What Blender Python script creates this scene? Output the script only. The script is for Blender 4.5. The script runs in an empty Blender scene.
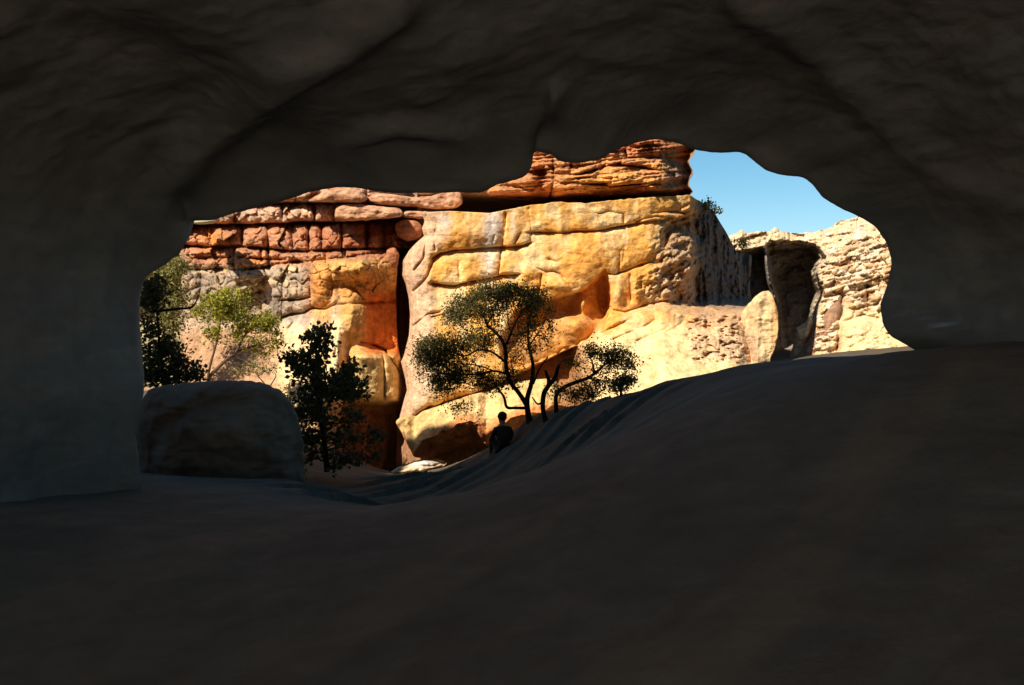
import bpy, bmesh, math, random
import numpy as np
from mathutils import Vector, Matrix

random.seed(7)
RNG = np.random.default_rng(11)
F = 35.0 / 36.0 * 1024.0          # focal length in pixels
CU, CV = 512.0, 342.5
SC = bpy.context.scene
COL = SC.collection


def at(u, v, y):
    """the point at distance y straight ahead that the photograph shows at pixel u, v (the camera sits at the origin)"""
    u = np.asarray(u, float); v = np.asarray(v, float); y = np.asarray(y, float)
    return np.stack([(u - CU) / F * y, y + 0 * u, (CV - v) / F * y], -1)


# ------------------------------------------------------------------ noise
def _h(ix, iy, iz, k):
    n = (ix * 374761393 + iy * 668265263 + iz * 2147483647 + k * 1274126177) & 0xFFFFFFFF
    n = ((n ^ (n >> 13)) * 1274126177) & 0xFFFFFFFF
    n = ((n ^ (n >> 16)) * 2246822519) & 0xFFFFFFFF
    return ((n ^ (n >> 15)) & 0xFFFF) / 65535.0 * 2 - 1


def perlin(p, seed=0):
    p = np.asarray(p, float)
    i = np.floor(p).astype(np.int64); f = p - i
    w = f * f * f * (f * (f * 6 - 15) + 10)
    out = 0
    for dx in (0, 1):
        for dy in (0, 1):
            for dz in (0, 1):
                a, b, c = i[..., 0] + dx, i[..., 1] + dy, i[..., 2] + dz
                g = (_h(a, b, c, seed * 3 + 1) * (f[..., 0] - dx) + _h(a, b, c, seed * 3 + 2) * (f[..., 1] - dy)
                     + _h(a, b, c, seed * 3 + 3) * (f[..., 2] - dz))
                out = out + g * (w[..., 0] if dx else 1 - w[..., 0]) * (w[..., 1] if dy else 1 - w[..., 1]) * (w[..., 2] if dz else 1 - w[..., 2])
    return out


def fbm(p, oct=4, seed=0, gain=0.5):
    s, a, q = 0, 1.0, np.asarray(p, float)
    for k in range(oct):
        s = s + a * perlin(q, seed + k); a *= gain; q = q * 2.03 + 7.1
    return s


def ridged(p, oct=3, seed=0):
    s, a, q = 0, 1.0, np.asarray(p, float)
    for k in range(oct):
        s = s + a * (1 - np.abs(perlin(q, seed + k)) * 2.2); a *= 0.5; q = q * 2.1 + 3.3
    return s


def cells(p, seed=0):
    """Voronoi: distance to the cell border (0 on it) and a random value per cell, in 2D"""
    p = np.asarray(p, float); i = np.floor(p).astype(np.int64)
    d1 = np.full(p.shape[:-1], 9.0); d2 = d1.copy(); idv = np.zeros(p.shape[:-1])
    for dx in (-1, 0, 1):
        for dy in (-1, 0, 1):
            a, b = i[..., 0] + dx, i[..., 1] + dy
            jx = a + 0.5 + 0.45 * _h(a, b, 0 * a, seed + 1); jy = b + 0.5 + 0.45 * _h(a, b, 0 * a, seed + 2)
            d = np.hypot(p[..., 0] - jx, p[..., 1] - jy); r = _h(a, b, 0 * a, seed + 3)
            near = d < d1
            d2 = np.where(near, d1, np.minimum(d2, d)); idv = np.where(near, r, idv); d1 = np.where(near, d, d1)
    return d2 - d1, idv


def sm(x, a, b):
    t = np.clip((np.asarray(x, float) - a) / (b - a), 0, 1)
    return t * t * (3 - 2 * t)


def box(u, v, u0, u1, v0, v1, s=4.0):
    return sm(u, u0 - s, u0 + s) * (1 - sm(u, u1 - s, u1 + s)) * sm(v, v0 - s, v0 + s) * (1 - sm(v, v1 - s, v1 + s))


def blob(u, v, cu, cv, ru, rv):
    return np.exp(-(((u - cu) / ru) ** 2 + ((v - cv) / rv) ** 2))


def pdist(U, V, pts, reach=30.0):
    """distance in pixels to a polyline, capped at reach"""
    out = np.full(U.shape, reach)
    P = np.array(pts, float)
    m = (U > P[:, 0].min() - reach) & (U < P[:, 0].max() + reach) & (V > P[:, 1].min() - reach) & (V < P[:, 1].max() + reach)
    if not m.any():
        return out
    u, v = U[m], V[m]; d = np.full(u.shape, reach)
    for a, b in zip(P[:-1], P[1:]):
        ab = b - a; L = max(ab @ ab, 1e-9)
        t = np.clip(((u - a[0]) * ab[0] + (v - a[1]) * ab[1]) / L, 0, 1)
        d = np.minimum(d, np.hypot(u - a[0] - t * ab[0], v - a[1] - t * ab[1]))
    out[m] = d
    return out


def inside(U, V, poly, soft=4.0):
    """1 inside a polygon fading to 0 over soft pixels either side of its edge"""
    P = np.array(poly, float); c = np.zeros(U.shape, bool); n = len(P)
    for i in range(n):
        a, b = P[i], P[(i + 1) % n]
        if a[1] == b[1]:
            continue
        cond = ((a[1] > V) != (b[1] > V)) & (U < (b[0] - a[0]) * (V - a[1]) / (b[1] - a[1]) + a[0])
        c ^= cond
    d = pdist(U, V, list(P) + [P[0]], soft)
    return np.where(c, 0.5 + 0.5 * d / soft, 0.5 - 0.5 * d / soft)


# ------------------------------------------------------------------ objects
def tag(o, label=None, cat=None, group=None, kind=None):
    if label: o['label'] = label
    if cat: o['category'] = cat
    if group: o['group'] = group
    if kind: o['kind'] = kind
    return o


def empty(name, loc):
    o = bpy.data.objects.new(name, None); COL.objects.link(o); o.location = loc
    o.empty_display_size = 0.2
    return o


def mesh_obj(name, verts, faces, mat, parent=None, col=None, smooth=True, origin=None):
    verts = np.asarray(verts, float).reshape(-1, 3)
    if parent is not None:
        verts = verts - np.array(parent.location)
    elif origin is not None:
        verts = verts - np.array(origin)
    me = bpy.data.meshes.new(name)
    faces = np.asarray(faces)
    nf, k = faces.shape
    me.vertices.add(len(verts)); me.vertices.foreach_set('co', verts.ravel())
    me.loops.add(nf * k); me.loops.foreach_set('vertex_index', faces.ravel().astype(np.int32))
    me.polygons.add(nf)
    me.polygons.foreach_set('loop_start', np.arange(0, nf * k, k, dtype=np.int32))
    me.update(calc_edges=True)
    me.polygons.foreach_set('use_smooth', np.full(nf, smooth))
    if col is not None:
        ca = me.color_attributes.new('tone', 'FLOAT_COLOR', 'POINT')
        c = np.ones((len(verts), 4)); c[:, :3] = np.asarray(col, float).reshape(-1, 3)
        ca.data.foreach_set('color', c.ravel())
    me.materials.append(mat)
    me.validate()
    o = bpy.data.objects.new(name, me); COL.objects.link(o)
    if parent is not None:
        o.parent = parent
    elif origin is not None:
        o.location = origin
    return o


def gridfaces(nr, nc, closed=False):
    i = np.arange(nr - 1)[:, None]; j = np.arange(nc if closed else nc - 1)[None, :]
    j2 = (j + 1) % nc
    return np.stack([i * nc + j, (i + 1) * nc + j, (i + 1) * nc + j2, i * nc + j2], -1).reshape(-1, 4)


# ------------------------------------------------------------------ materials
def nodes(name):
    m = bpy.data.materials.new(name); m.use_nodes = True
    nt = m.node_tree; b = nt.nodes['Principled BSDF']
    return m, nt, b


def rock_mat(name, tint=None, rough=0.92, fine=5.0, bump=0.05, streak=0.25, grain=0.35):
    m, nt, b = nodes(name)
    N, L = nt.nodes.new, nt.links.new
    tc = N('ShaderNodeTexCoord')
    n1 = N('ShaderNodeTexNoise'); n1.inputs['Scale'].default_value = fine; n1.inputs['Detail'].default_value = 9; n1.inputs['Roughness'].default_value = 0.68
    L(tc.outputs['Object'], n1.inputs['Vector'])
    mp = N('ShaderNodeMapping'); mp.inputs['Scale'].default_value = (2.2, 2.2, 0.4); L(tc.outputs['Object'], mp.inputs['Vector'])
    n2 = N('ShaderNodeTexNoise'); n2.inputs['Scale'].default_value = 1.0; n2.inputs['Detail'].default_value = 3; n2.inputs['Distortion'].default_value = 1.2; L(mp.outputs['Vector'], n2.inputs['Vector'])
    mp3 = N('ShaderNodeMapping'); mp3.inputs['Scale'].default_value = (1.1, 1.1, 3.2); mp3.inputs['Rotation'].default_value = (0.0, 0.16, 0)
    L(tc.outputs['Object'], mp3.inputs['Vector'])
    n3 = N('ShaderNodeTexNoise'); n3.inputs['Scale'].default_value = 1.0; n3.inputs['Detail'].default_value = 4; n3.inputs['Distortion'].default_value = 1.5; L(mp3.outputs['Vector'], n3.inputs['Vector'])
    if tint is None:
        at_ = N('ShaderNodeVertexColor'); at_.layer_name = 'tone'; base = at_.outputs['Color']
    else:
        rgb = N('ShaderNodeRGB'); rgb.outputs[0].default_value = (*tint, 1); base = rgb.outputs[0]

    def mulby(src, fac_socket, lo, hi):
        r = N('ShaderNodeMapRange'); r.inputs['From Min'].default_value = 0.3; r.inputs['From Max'].default_value = 0.7
        r.inputs['To Min'].default_value = lo; r.inputs['To Max'].default_value = hi
        L(fac_socket, r.inputs['Value'])
        x = N('ShaderNodeVectorMath'); x.operation = 'SCALE'; L(src, x.inputs[0]); L(r.outputs[0], x.inputs['Scale'])
        return x.outputs[0]
    c = mulby(base, n1.outputs['Fac'], 1 - grain, 1 + grain * 0.8)
    c = mulby(c, n2.outputs['Fac'], 1 - streak, 1 + streak * 0.8)
    c = mulby(c, n3.outputs['Fac'], 0.88, 1.1)
    L(c, b.inputs['Base Color'])
    b.inputs['Roughness'].default_value = rough
    b.inputs['Specular IOR Level'].default_value = 0.15
    ad = N('ShaderNodeMath'); ad.operation = 'MULTIPLY_ADD'; L(n3.outputs['Fac'], ad.inputs[0]); ad.inputs[1].default_value = 0.55; L(n1.outputs['Fac'], ad.inputs[2])
    bp = N('ShaderNodeBump'); bp.inputs['Strength'].default_value = 0.9; bp.inputs['Distance'].default_value = bump
    L(ad.outputs[0], bp.inputs['Height']); L(bp.outputs[0], b.inputs['Normal'])
    return m


def leaf_mat(name, c1, c2, trans=0.25):
    m, nt, b = nodes(name)
    N, L = nt.nodes.new, nt.links.new
    at_ = N('ShaderNodeVertexColor'); at_.layer_name = 'tone'
    mx = N('ShaderNodeMix'); mx.data_type = 'RGBA'
    mx.inputs['A'].default_value = (*c1, 1); mx.inputs['B'].default_value = (*c2, 1)
    sep = N('ShaderNodeSeparateColor'); L(at_.outputs['Color'], sep.inputs[0]); L(sep.outputs[0], mx.inputs['Factor'])
    L(mx.outputs['Result'], b.inputs['Base Color'])
    b.inputs['Roughness'].default_value = 0.6; b.inputs['Specular IOR Level'].default_value = 0.2
    tr = N('ShaderNodeBsdfTranslucent'); L(mx.outputs['Result'], tr.inputs['Color'])
    ms = N('ShaderNodeMixShader'); ms.inputs[0].default_value = trans
    L(b.outputs[0], ms.inputs[1]); L(tr.outputs[0], ms.inputs[2]); L(ms.outputs[0], nt.nodes['Material Output'].inputs['Surface'])
    return m


def flat_mat(name, c, rough=0.9, var=0.3, scale=12.0):
    m, nt, b = nodes(name)
    N, L = nt.nodes.new, nt.links.new
    tc = N('ShaderNodeTexCoord'); n1 = N('ShaderNodeTexNoise'); n1.inputs['Scale'].default_value = scale; n1.inputs['Detail'].default_value = 5
    L(tc.outputs['Object'], n1.inputs['Vector'])
    r = N('ShaderNodeMapRange'); r.inputs['To Min'].default_value = 1 - var; r.inputs['To Max'].default_value = 1 + var; L(n1.outputs['Fac'], r.inputs['Value'])
    rgb = N('ShaderNodeRGB'); rgb.outputs[0].default_value = (*c, 1)
    x = N('ShaderNodeVectorMath'); x.operation = 'SCALE'; L(rgb.outputs[0], x.inputs[0]); L(r.outputs[0], x.inputs['Scale'])
    L(x.outputs[0], b.inputs['Base Color']); b.inputs['Roughness'].default_value = rough
    b.inputs['Specular IOR Level'].default_value = 0.15
    return m


SUNLIT = rock_mat('sandstone', None, fine=5.5, bump=0.075)
CAVE = rock_mat('cave_rock', None, fine=2.2, bump=0.035, streak=0.06, grain=0.14)
SOIL = rock_mat('ground_rock', None, fine=2.6, bump=0.035, streak=0.06, grain=0.16)
BARK = flat_mat('bark', (0.020, 0.014, 0.010), 0.95, 0.4, 20)
PALEBARK = flat_mat('pale_bark', (0.11, 0.075, 0.05), 0.95, 0.4, 20)

GOLD = np.array([0.78, 0.378, 0.088]); ORANGE = np.array([0.66, 0.235, 0.04]); PALE = np.array([0.82, 0.57, 0.28])
PINK = np.array([0.60, 0.385, 0.25]); SALMON = np.array([0.48, 0.215, 0.105]); RUST = np.array([0.36, 0.115, 0.045])
GREY = np.array([0.43, 0.32, 0.215]); DKGREY = np.array([0.13, 0.115, 0.11]); WHITE = np.array([0.72, 0.68, 0.62])


def mix(c, target, k):
    k = np.clip(k, 0, 1)[..., None]
    return c * (1 - k) + target * k


# ------------------------------------------------------------------ the lines in the rock, traced as they run on the cliff
def relief(U, V, cracks, pillow, wp):
    """groove depth plus rounded shoulders around the joints (metres, positive = back into the rock)"""
    g = np.zeros(U.shape); dm = np.full(U.shape, 30.0)
    wob = 0.9 * perlin(np.stack([U / 9, V / 9, 0 * U + 1.5], -1), 5)
    vary = 0.25 + 1.0 * sm(fbm(np.stack([U / 26, V / 26, 0 * U + 2.5], -1), 3, 6), -0.35, 0.4)
    for pts, w, dep in cracks:
        d = np.maximum(pdist(U, V, pts) + wob * min(1, w), 0)
        g = np.maximum(g, dep * 0.8 * vary * np.exp(-(d / w) ** 1.25))
        dm = np.minimum(dm, d + (0 if dep > 0.2 else 3))
    return g + pillow * (0.6 + 0.5 * vary) * np.exp(-dm / wp)


def ledge(U, V, pts, s, L, soft=6.0):
    """rock below the line sits back by s metres right under it, coming forward again over L pixels"""
    P = np.array(pts, float)
    lv = np.interp(U, P[:, 0], P[:, 1])
    dv = V - lv
    end = sm(U, P[0, 0] - soft, P[0, 0] + soft) * (1 - sm(U, P[-1, 0] - soft, P[-1, 0] + soft))
    return s * end * sm(dv, -0.8, 0.8) * np.exp(-np.maximum(dv, 0) / L)


# ================================================================== RED LAYERED CLIFF (left)
def red_cliff():
    us = np.arange(40, 418, 0.75); vs = np.arange(150, 486, 0.75)
    U, V = np.meshgrid(us, vs)
    Q = np.stack([U / 28, V / 28, 0 * U], -1)
    wu = 3.0 * perlin(Q, 3); wv = 1.6 * perlin(Q, 8)
    u, v = U + wu * 0.5, V + wv * 0.6
    D = np.interp(U, [40, 130, 185, 250, 335, 362, 385, 397, 404, 418], [36.5, 35.5, 34.6, 33.9, 33.0, 32.9, 33.5, 33.95, 34.4, 34.7])
    # upper layers step back a little, the foot comes forward as a smooth apron
    D = D - 0.028 * np.clip(v - 318, 0, 90) * (1 - sm(u, 335, 350)) + 0.012 * np.clip(262 - v, 0, 80)
    D = D + 2.6 * (1 - sm(u, 178, 184)) * sm(v, 258, 266) * (1 - sm(v, 335, 365))
    rows = [
        ([(186, 224), (240, 224.5), (300, 222), (345, 222), (372, 220), (418, 219)], 1.4, 0.42),
        ([(186, 246), (235, 246), (268, 248), (285, 250), (300, 251), (345, 249), (380, 248), (402, 250)], 1.3, 0.36),
        ([(200, 258), (234, 258), (262, 259), (285, 260)], 1.2, 0.3),
        ([(178, 270), (215, 269), (240, 270), (262, 268), (278, 264), (300, 262), (330, 259), (352, 257), (372, 253)], 1.4, 0.4),
        ([(225, 206), (300, 203), (345, 203), (418, 208)], 1.4, 0.5),
    ]
    verts = [
        [(235, 206), (235, 224)], [(283, 205), (282.5, 222)], [(315, 204), (314, 222)], [(335, 204), (334, 222)],
        [(212, 225), (211, 246)], [(242, 225), (242, 246)], [(268, 225), (268, 268)], [(292, 224), (293, 250)], [(309, 224), (309, 250)],
        [(322, 224), (322, 249)], [(342, 224), (342, 249)], [(367, 224), (367, 249)], [(384, 221), (384, 249)],
        [(234, 247), (234, 269)], [(261, 248), (261, 260)], [(307, 251), (308, 262)], [(326, 250), (326, 262)], [(346, 250), (345, 258)],
        [(200, 270), (202, 286), (198, 300)], [(240, 270), (240, 292), (242, 310)], [(262.6, 266), (264, 285), (267, 305), (268, 325)],
        [(282, 266), (282.5, 300), (281, 320)], [(297, 263), (298, 283), (297, 300)],
        [(311, 263), (310, 290), (311, 306), (320, 307), (331, 302), (333, 285), (331, 268)],
        [(336, 304), (337, 330), (335, 356)],
        [(350, 286), (359, 294), (366, 303)],
        [(383, 354), (384, 378), (384, 398)],
        [(186, 292), (193, 289), (200, 286)],
    ]
    hor = [
        [(282, 300), (298, 300), (310, 297)], [(281, 318), (292, 314), (304, 313), (313, 307)], [(240, 293), (252, 293), (265, 291)],
        [(337, 305), (352, 304), (366, 303), (397, 301)], [(360, 342), (372, 345), (385, 350), (395, 364), (404, 377)],
        [(313, 308), (325, 309), (336, 304)],
    ]
    cr = rows + [(p, 1.1, 0.30 if p[0][1] < 255 else 0.15) for p in verts] + [(p, 1.1, 0.3) for p in hor]
    pil = 0.34 * (1 - sm(v, 258, 280)) + 0.15
    D = D + relief(u, v, cr, pil, 4.2)
    D = D + ledge(u, v, rows[0][0], 0.95, 9) + ledge(u, v, rows[1][0], 0.35, 6) + ledge(u, v, rows[4][0], 0.5, 6)
    D = D + ledge(u, v, hor[4], 0.1, 10)
    # every block stands out by its own amount
    vv, idv = cells(np.stack([u / 24, (v + 4 * np.sin(u / 30)) / 21.5], -1), 4)
    D = D + 0.26 * idv * (1 - sm(v, 262, 300))
    vv2, idv2 = cells(np.stack([U / 10 + 0.5 * perlin(Q * 3, 31), V / 8 + 0.5 * perlin(Q * 3, 32)], -1), 9)
    D = D + (0.10 * idv2 + 0.10 * np.exp(-vv2 / 0.10)) * (1 - sm(v, 262, 320) * (0.6 + 0.4 * sm(u, 290, 320)))
    # dark pocket, the orange column and its flank
    D = D + 0.7 * inside(u, v, [(254, 290), (262, 281), (268, 300), (266, 320), (256, 318), (240, 308), (243, 296)], 5)
    D = D - 0.75 * blob(u, v, 352, 268, 22, 12) - 0.55 * blob(u, v, 350, 322, 16, 26) - 0.5 * blob(u, v, 321, 280, 13, 22)
    D = D + 0.35 * inside(u, v, [(363, 300), (384, 288), (398, 290), (399, 360), (384, 349), (366, 343), (358, 334), (362, 318)], 9)
    # black cleft
    D = D + 6.0 * inside(U, v, [(401, 250), (424, 250), (424, 362), (403, 364), (399.5, 345), (398, 320), (397.5, 290), (399, 268)], 1.6)
    # lower lit step and the undercut foot
    D = D - 0.9 * box(u, v, 350, 400, 352, 402, 7)
    D = D + 1.0 * sm(v, 400, 407) * sm(u, 318, 345)
    P3 = at(U, V, D)
    D = D + 0.16 * fbm(P3 * 0.9, 4, 21) + 0.055 * ridged(P3 * np.array([1.2, 1.2, 3.0]), 3, 30) * (1 - 0.6 * sm(v, 300, 340))
    pock = fbm(P3 * 3.4, 4, 40)
    D = D + 0.13 * pock * (0.35 + 0.65 * (1 - sm(v, 270, 345)) * (1 - sm(u, 300, 340)))
    # vertical fluting
    D = D + 0.09 * perlin(np.stack([U / 7, V / 60, 0 * U], -1), 50) * sm(v, 300, 330)
    # stone colour, with the flank's bounce glow and the foot's shade painted in
    c = np.tile(SALMON, U.shape + (1,)).astype(float)
    n = fbm(np.stack([U / 22, V / 14, 0 * U + 3], -1), 4, 60); n2 = fbm(np.stack([U / 9, V / 7, 0 * U + 9], -1), 3, 70)
    c = mix(c, PINK, 0.75 * (1 - sm(v, 219, 224)) + 0.25 * n)
    c = mix(c, RUST, (0.55 * sm(v, 222, 236) * (1 - sm(v, 246, 262)) * sm(u, 280, 330)) + 0.6 * sm(n2, 0.05, 0.4) * (1 - sm(v, 260, 272)))
    c = mix(c, ORANGE, 0.9 * blob(u, v, 212, 240, 12, 12) + 0.6 * blob(u, v, 255, 262, 26, 5))
    lower = sm(v, 262, 270) * (1 - sm(u, 300, 318))
    c = mix(c, GREY, 0.9 * lower); c = mix(c, PALE, 0.55 * lower * sm(n, 0.0, 0.35) * (1 - sm(v, 285, 300)))
    c = mix(c, DKGREY, 0.7 * sm(n2, 0.1, 0.45) * sm(v, 224, 270) * (1 - sm(u, 290, 312)) * (1 - sm(v, 318, 335)))
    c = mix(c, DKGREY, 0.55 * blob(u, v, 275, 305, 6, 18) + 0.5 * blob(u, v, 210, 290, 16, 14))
    col = sm(u, 304, 322) * sm(v, 256, 264)
    c = mix(c, np.array([0.66, 0.36, 0.11]), 0.85 * col); c = mix(c, ORANGE, 0.75 * blob(u, v, 322, 288, 12, 22) + 0.85 * blob(u, v, 365, 285, 22, 14) * col)
    c = mix(c, np.array([0.66, 0.17, 0.03]), 0.95 * sm(u, 358, 372) * sm(v, 282, 300) * (1 - sm(v, 352, 372)))  # bounced glow on the shaded flank, painted as deep orange
    c = mix(c, WHITE, 0.5 * blob(u, v, 335, 345, 6, 40) + 0.35 * blob(u, v, 300, 330, 22, 16))
    c = mix(c, PALE, 0.8 * sm(v, 318, 332) * (1 - sm(u, 338, 352)) * sm(u, 262, 285))
    c = mix(c, np.array([0.45, 0.245, 0.125]), 0.85 * sm(v, 318, 340) * (1 - sm(u, 265, 290)) * sm(u, 176, 186))
    c = mix(c, np.array([0.70, 0.48, 0.19]), 0.9 * sm(v, 350, 360) * (1 - sm(v, 402, 410)) * sm(u, 350, 362))
    c = mix(c, np.array([0.36, 0.15, 0.06]), 0.9 * sm(v, 402, 412) * sm(u, 310, 340))  # undercut foot browned to match its shade
    c = mix(c, np.array([0.30, 0.27, 0.12]), 0.7 * (1 - sm(u, 176, 184)))
    c = mix(c, DKGREY * 1.2, 0.5 * sm(fbm(np.stack([U / 5, V / 5, 0 * U + 5], -1), 3, 75), 0.12, 0.4) * (1 - sm(v, 300, 330)) * (1 - col))
    c = c * (1 + 0.35 * n2)[..., None]
    return mesh_obj('cliff', at(U, V, D), gridfaces(*U.shape), SUNLIT, None, np.clip(c, 0.02, 0.85))


# ================================================================== GOLDEN CLIFF (middle)
def golden_cliff():
    TOPU = [395, 410, 425, 450, 490, 530, 560, 585, 640, 668, 689, 691, 698, 707, 714, 722, 730, 737, 800]
    TOPV = [225, 215, 212, 211, 213, 205, 202, 203, 198, 196, 195, 195.5, 200, 206, 212, 225, 239, 252, 268]
    LV = [190, 214, 221, 229, 236, 243, 250, 262, 275, 285, 300, 315, 335, 355, 362, 378, 390, 400, 415, 425, 500]
    LU = [421, 422, 424.5, 422, 424, 416, 409.5, 402, 402, 406, 409, 410, 409, 404, 401, 405, 407, 404, 400, 397, 395]
    RV = [190, 252, 290, 312, 330, 500]; RU = [752, 752, 750, 754, 766, 768]
    nrow, ncol = 430, 470
    t = np.linspace(0, 1, nrow)[:, None]; s = np.linspace(0, 1, ncol)[None, :]
    V = 190 + t * (478 - 190) + 0 * s
    ul = np.interp(V, LV, LU); ur = np.interp(V, RV, RU)
    sk = 0.12
    U = np.where(s < sk, ul + (430 - ul) * (s / sk), 430 + (ur - 430) * (s - sk) / (1 - sk))
    tv = np.interp(U, TOPU, TOPV) + 1.0 * perlin(np.stack([U / 5, 0 * U, 0 * U + .5], -1), 77) * sm(U, 500, 520)
    V = np.where(V < tv, tv, V)                         # rows above the brink fold into it
    over = np.clip((tv - (190 + t * (478 - 190))) / 12.0, 0, 3.0)   # how far behind the brink a folded row lies
    Q = np.stack([U / 30, V / 30, 0 * U], -1)
    u, v = U + 1.6 * perlin(Q, 13), V + 1.2 * perlin(Q, 18)
    D = np.interp(U, [395, 404, 412, 430, 520, 600, 650, 690, 715, 740, 760], [33.6, 32.9, 32.6, 32.55, 32.9, 33.1, 33.5, 34.3, 37.6, 41.0, 42.5])
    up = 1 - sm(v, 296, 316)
    D = np.where(U > 655, (D - 33.6) * up + 33.6 - (1 - up) * 0.2, D)
    ag = [(402, 428), (430, 408), (470, 395), (510, 379), (545, 361), (590, 338), (612, 318), (640, 308), (665, 303), (690, 310), (740, 320), (760, 322)]
    agv = np.interp(U, [p[0] for p in ag], [p[1] for p in ag])
    apr = sm(U, 575, 600)
    D = D - apr * (0.034 * np.clip(v - agv, 0, 100) + 0.35 * sm(v - agv, -2, 6))
    D = D - 0.010 * np.clip(v - 300, 0, 90) * (1 - sm(U, 500, 560))
    D = D + 1.5 * sm(U, 733, 764) * sm(V, 308, 316)
    # left end rounds away into the cleft
    D = D + 0.9 * np.exp(-(U - ul) / 7.0)
    cracks = [
        ([(433, 258), (440, 253), (455, 250), (480, 247.5), (502, 247), (520, 246), (531, 242)], 1.3, 0.32),
        ([(531, 242), (531.5, 225), (529, 209)], 1.0, 0.16),
        ([(530, 231.5), (560, 232), (590, 230.5), (604, 229), (620, 226), (640, 223), (660, 220), (678, 219)], 1.1, 0.2),
        ([(413, 291), (424, 281), (428, 276), (431, 266), (436, 256)], 1.1, 0.26),
        ([(432, 283), (445, 285.5), (455, 286), (470, 282), (482, 279), (500, 275), (520, 274)], 1.1, 0.24),
        ([(413, 326), (420, 320), (428, 314), (440, 312)], 1.1, 0.26), ([(432, 317), (445, 314), (453, 310)], 1.0, 0.2),
        ([(426, 216), (427, 232), (425, 245), (424, 258), (414, 270)], 1.0, 0.26), ([(437, 222), (434, 238), (435, 250)], 0.9, 0.2),
        ([(505, 213), (504, 232), (502, 247)], 1.0, 0.28), ([(501, 248), (500, 262), (498, 275)], 0.9, 0.2), ([(494, 236), (492, 247)], 0.9, 0.15),
        ([(459, 262), (460, 284)], 0.8, 0.12), ([(522, 232), (518, 238), (514, 246)], 0.8, 0.14),
        ([(524, 263), (535, 267), (546, 272)], 0.9, 0.12), ([(549, 259), (558, 262), (563, 258)], 0.9, 0.15),
        ([(546, 272), (553, 271), (560, 274), (570, 284)], 0.9, 0.14), ([(541, 275), (540, 284), (538, 291)], 0.9, 0.2),
        ([(607, 274), (615, 275), (623, 272), (640, 265), (652, 261)], 1.0, 0.28), ([(620, 252), (620, 262), (618, 273)], 0.9, 0.2),
        ([(625, 247), (622, 262)], 0.8, 0.1),
        ([(630, 275), (630, 290), (631, 303)], 0.9, 0.24), ([(642, 282), (641, 295), (639, 304)], 0.8, 0.12),
        ([(612, 309), (625, 311), (640, 307), (652, 303), (667, 300), (690, 306)], 1.2, 0.4),
        ([(590, 339), (605, 331), (622, 323), (632, 317)], 1.0, 0.28), ([(613, 339), (628, 333), (645, 326), (655, 320)], 0.9, 0.22),
        ([(637, 341), (650, 335), (662, 331), (670, 326)], 1.0, 0.24), ([(667, 332), (677, 327), (684, 320)], 0.9, 0.15),
        ([(400, 427), (430, 407), (470, 394), (510, 378), (545, 361), (568, 350), (592, 338)], 2.2, 0.6),
        ([(624, 216), (624, 226)], 0.7, 0.12), ([(598, 214), (610, 211), (624, 214)], 0.7, 0.08),
        ([(652, 214), (668, 211), (684, 213)], 0.9, 0.22), ([(636, 222), (655, 217), (684, 219)], 1.0, 0.25),
        ([(640, 285), (655, 282), (672, 278)], 0.7, 0.12), ([(645, 292), (660, 288), (676, 283)], 0.7, 0.12),
    ]
    pil = 0.11 + 0.08 * sm(U, 600, 640)
    cracks = [(p_, w_ * 0.9, d_ * 0.75) for p_, w_, d_ in cracks]
    D = D + relief(u, v, cracks, pil, 5.5)
    D = D + ledge(u, v, cracks[0][0], 0.22, 12) + ledge(u, v, cracks[4][0], 0.25, 12) + ledge(u, v, cracks[2][0], 0.16, 10) + ledge(u, v, cracks[23][0], 0.12, 7)
    D = D + ledge(u, v, [(398, 429), (430, 408), (470, 395), (510, 379), (545, 361), (575, 346)], 1.5, 60) * (1 - apr)
    # bosses
    D = D - 0.35 * blob(u, v, 556, 286, 16, 8) - 0.25 * blob(u, v, 528, 272, 14, 8) - 0.3 * blob(u, v, 583, 262, 24, 22) - 0.25 * blob(u, v, 470, 232, 26, 13)
    D = D - 0.3 * blob(u, v, 618, 295, 6, 13) - 0.22 * blob(u, v, 637, 290, 6, 14) - 0.3 * blob(u, v, 640, 315, 26, 8) - 0.25 * blob(u, v, 616, 318, 12, 8)
    # the sheltered hollow under the overhang
    hollow = inside(u + 2.5 * perlin(Q * 3, 41), v + 2.5 * perlin(Q * 3, 42), [(536, 297), (548, 300), (562, 297), (580, 291), (584, 288), (598, 279), (606, 271), (609, 284), (611, 306), (603, 322), (592, 336), (566, 350), (540, 362), (505, 372), (500, 340), (516, 312)], 1.8)
    D = D + 0.8 * hollow * (0.55 + 0.45 * sm(350 - v, 0, 45))
    D = D - 0.6 * hollow * (blob(u, v, 583, 303, 5, 9) + blob(u, v, 575, 325, 14, 12))
    D = D + 0.5 * hollow * blob(u, v, 603, 296, 6, 18)
    P3 = at(U, V, D)
    D = D + 0.07 * fbm(P3 * 0.8, 3, 121) + 0.03 * ridged(P3 * np.array([1.0, 1.0, 2.4]), 3, 130)
    # weathered, honeycombed end
    hc = inside(u, v, [(664, 226), (692, 205), (745, 205), (752, 320), (690, 314), (664, 305), (648, 300), (640, 290), (655, 262)], 12)
    vb, vi = cells(np.stack([(U + 0.4 * V) / 7.5, (V - 0.3 * U) / 9], -1), 31)
    dg_ = np.stack([(U + 0.45 * V) / 5.2 + 0.8 * perlin(Q * 2, 33), (V - 0.35 * U) / 20, 0 * U], -1); dh_ = np.stack([(U + 0.45 * V) / 16, (V + 0.42 * U) / 4.2 + 0.8 * perlin(Q * 2, 34), 0 * U], -1)
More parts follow.
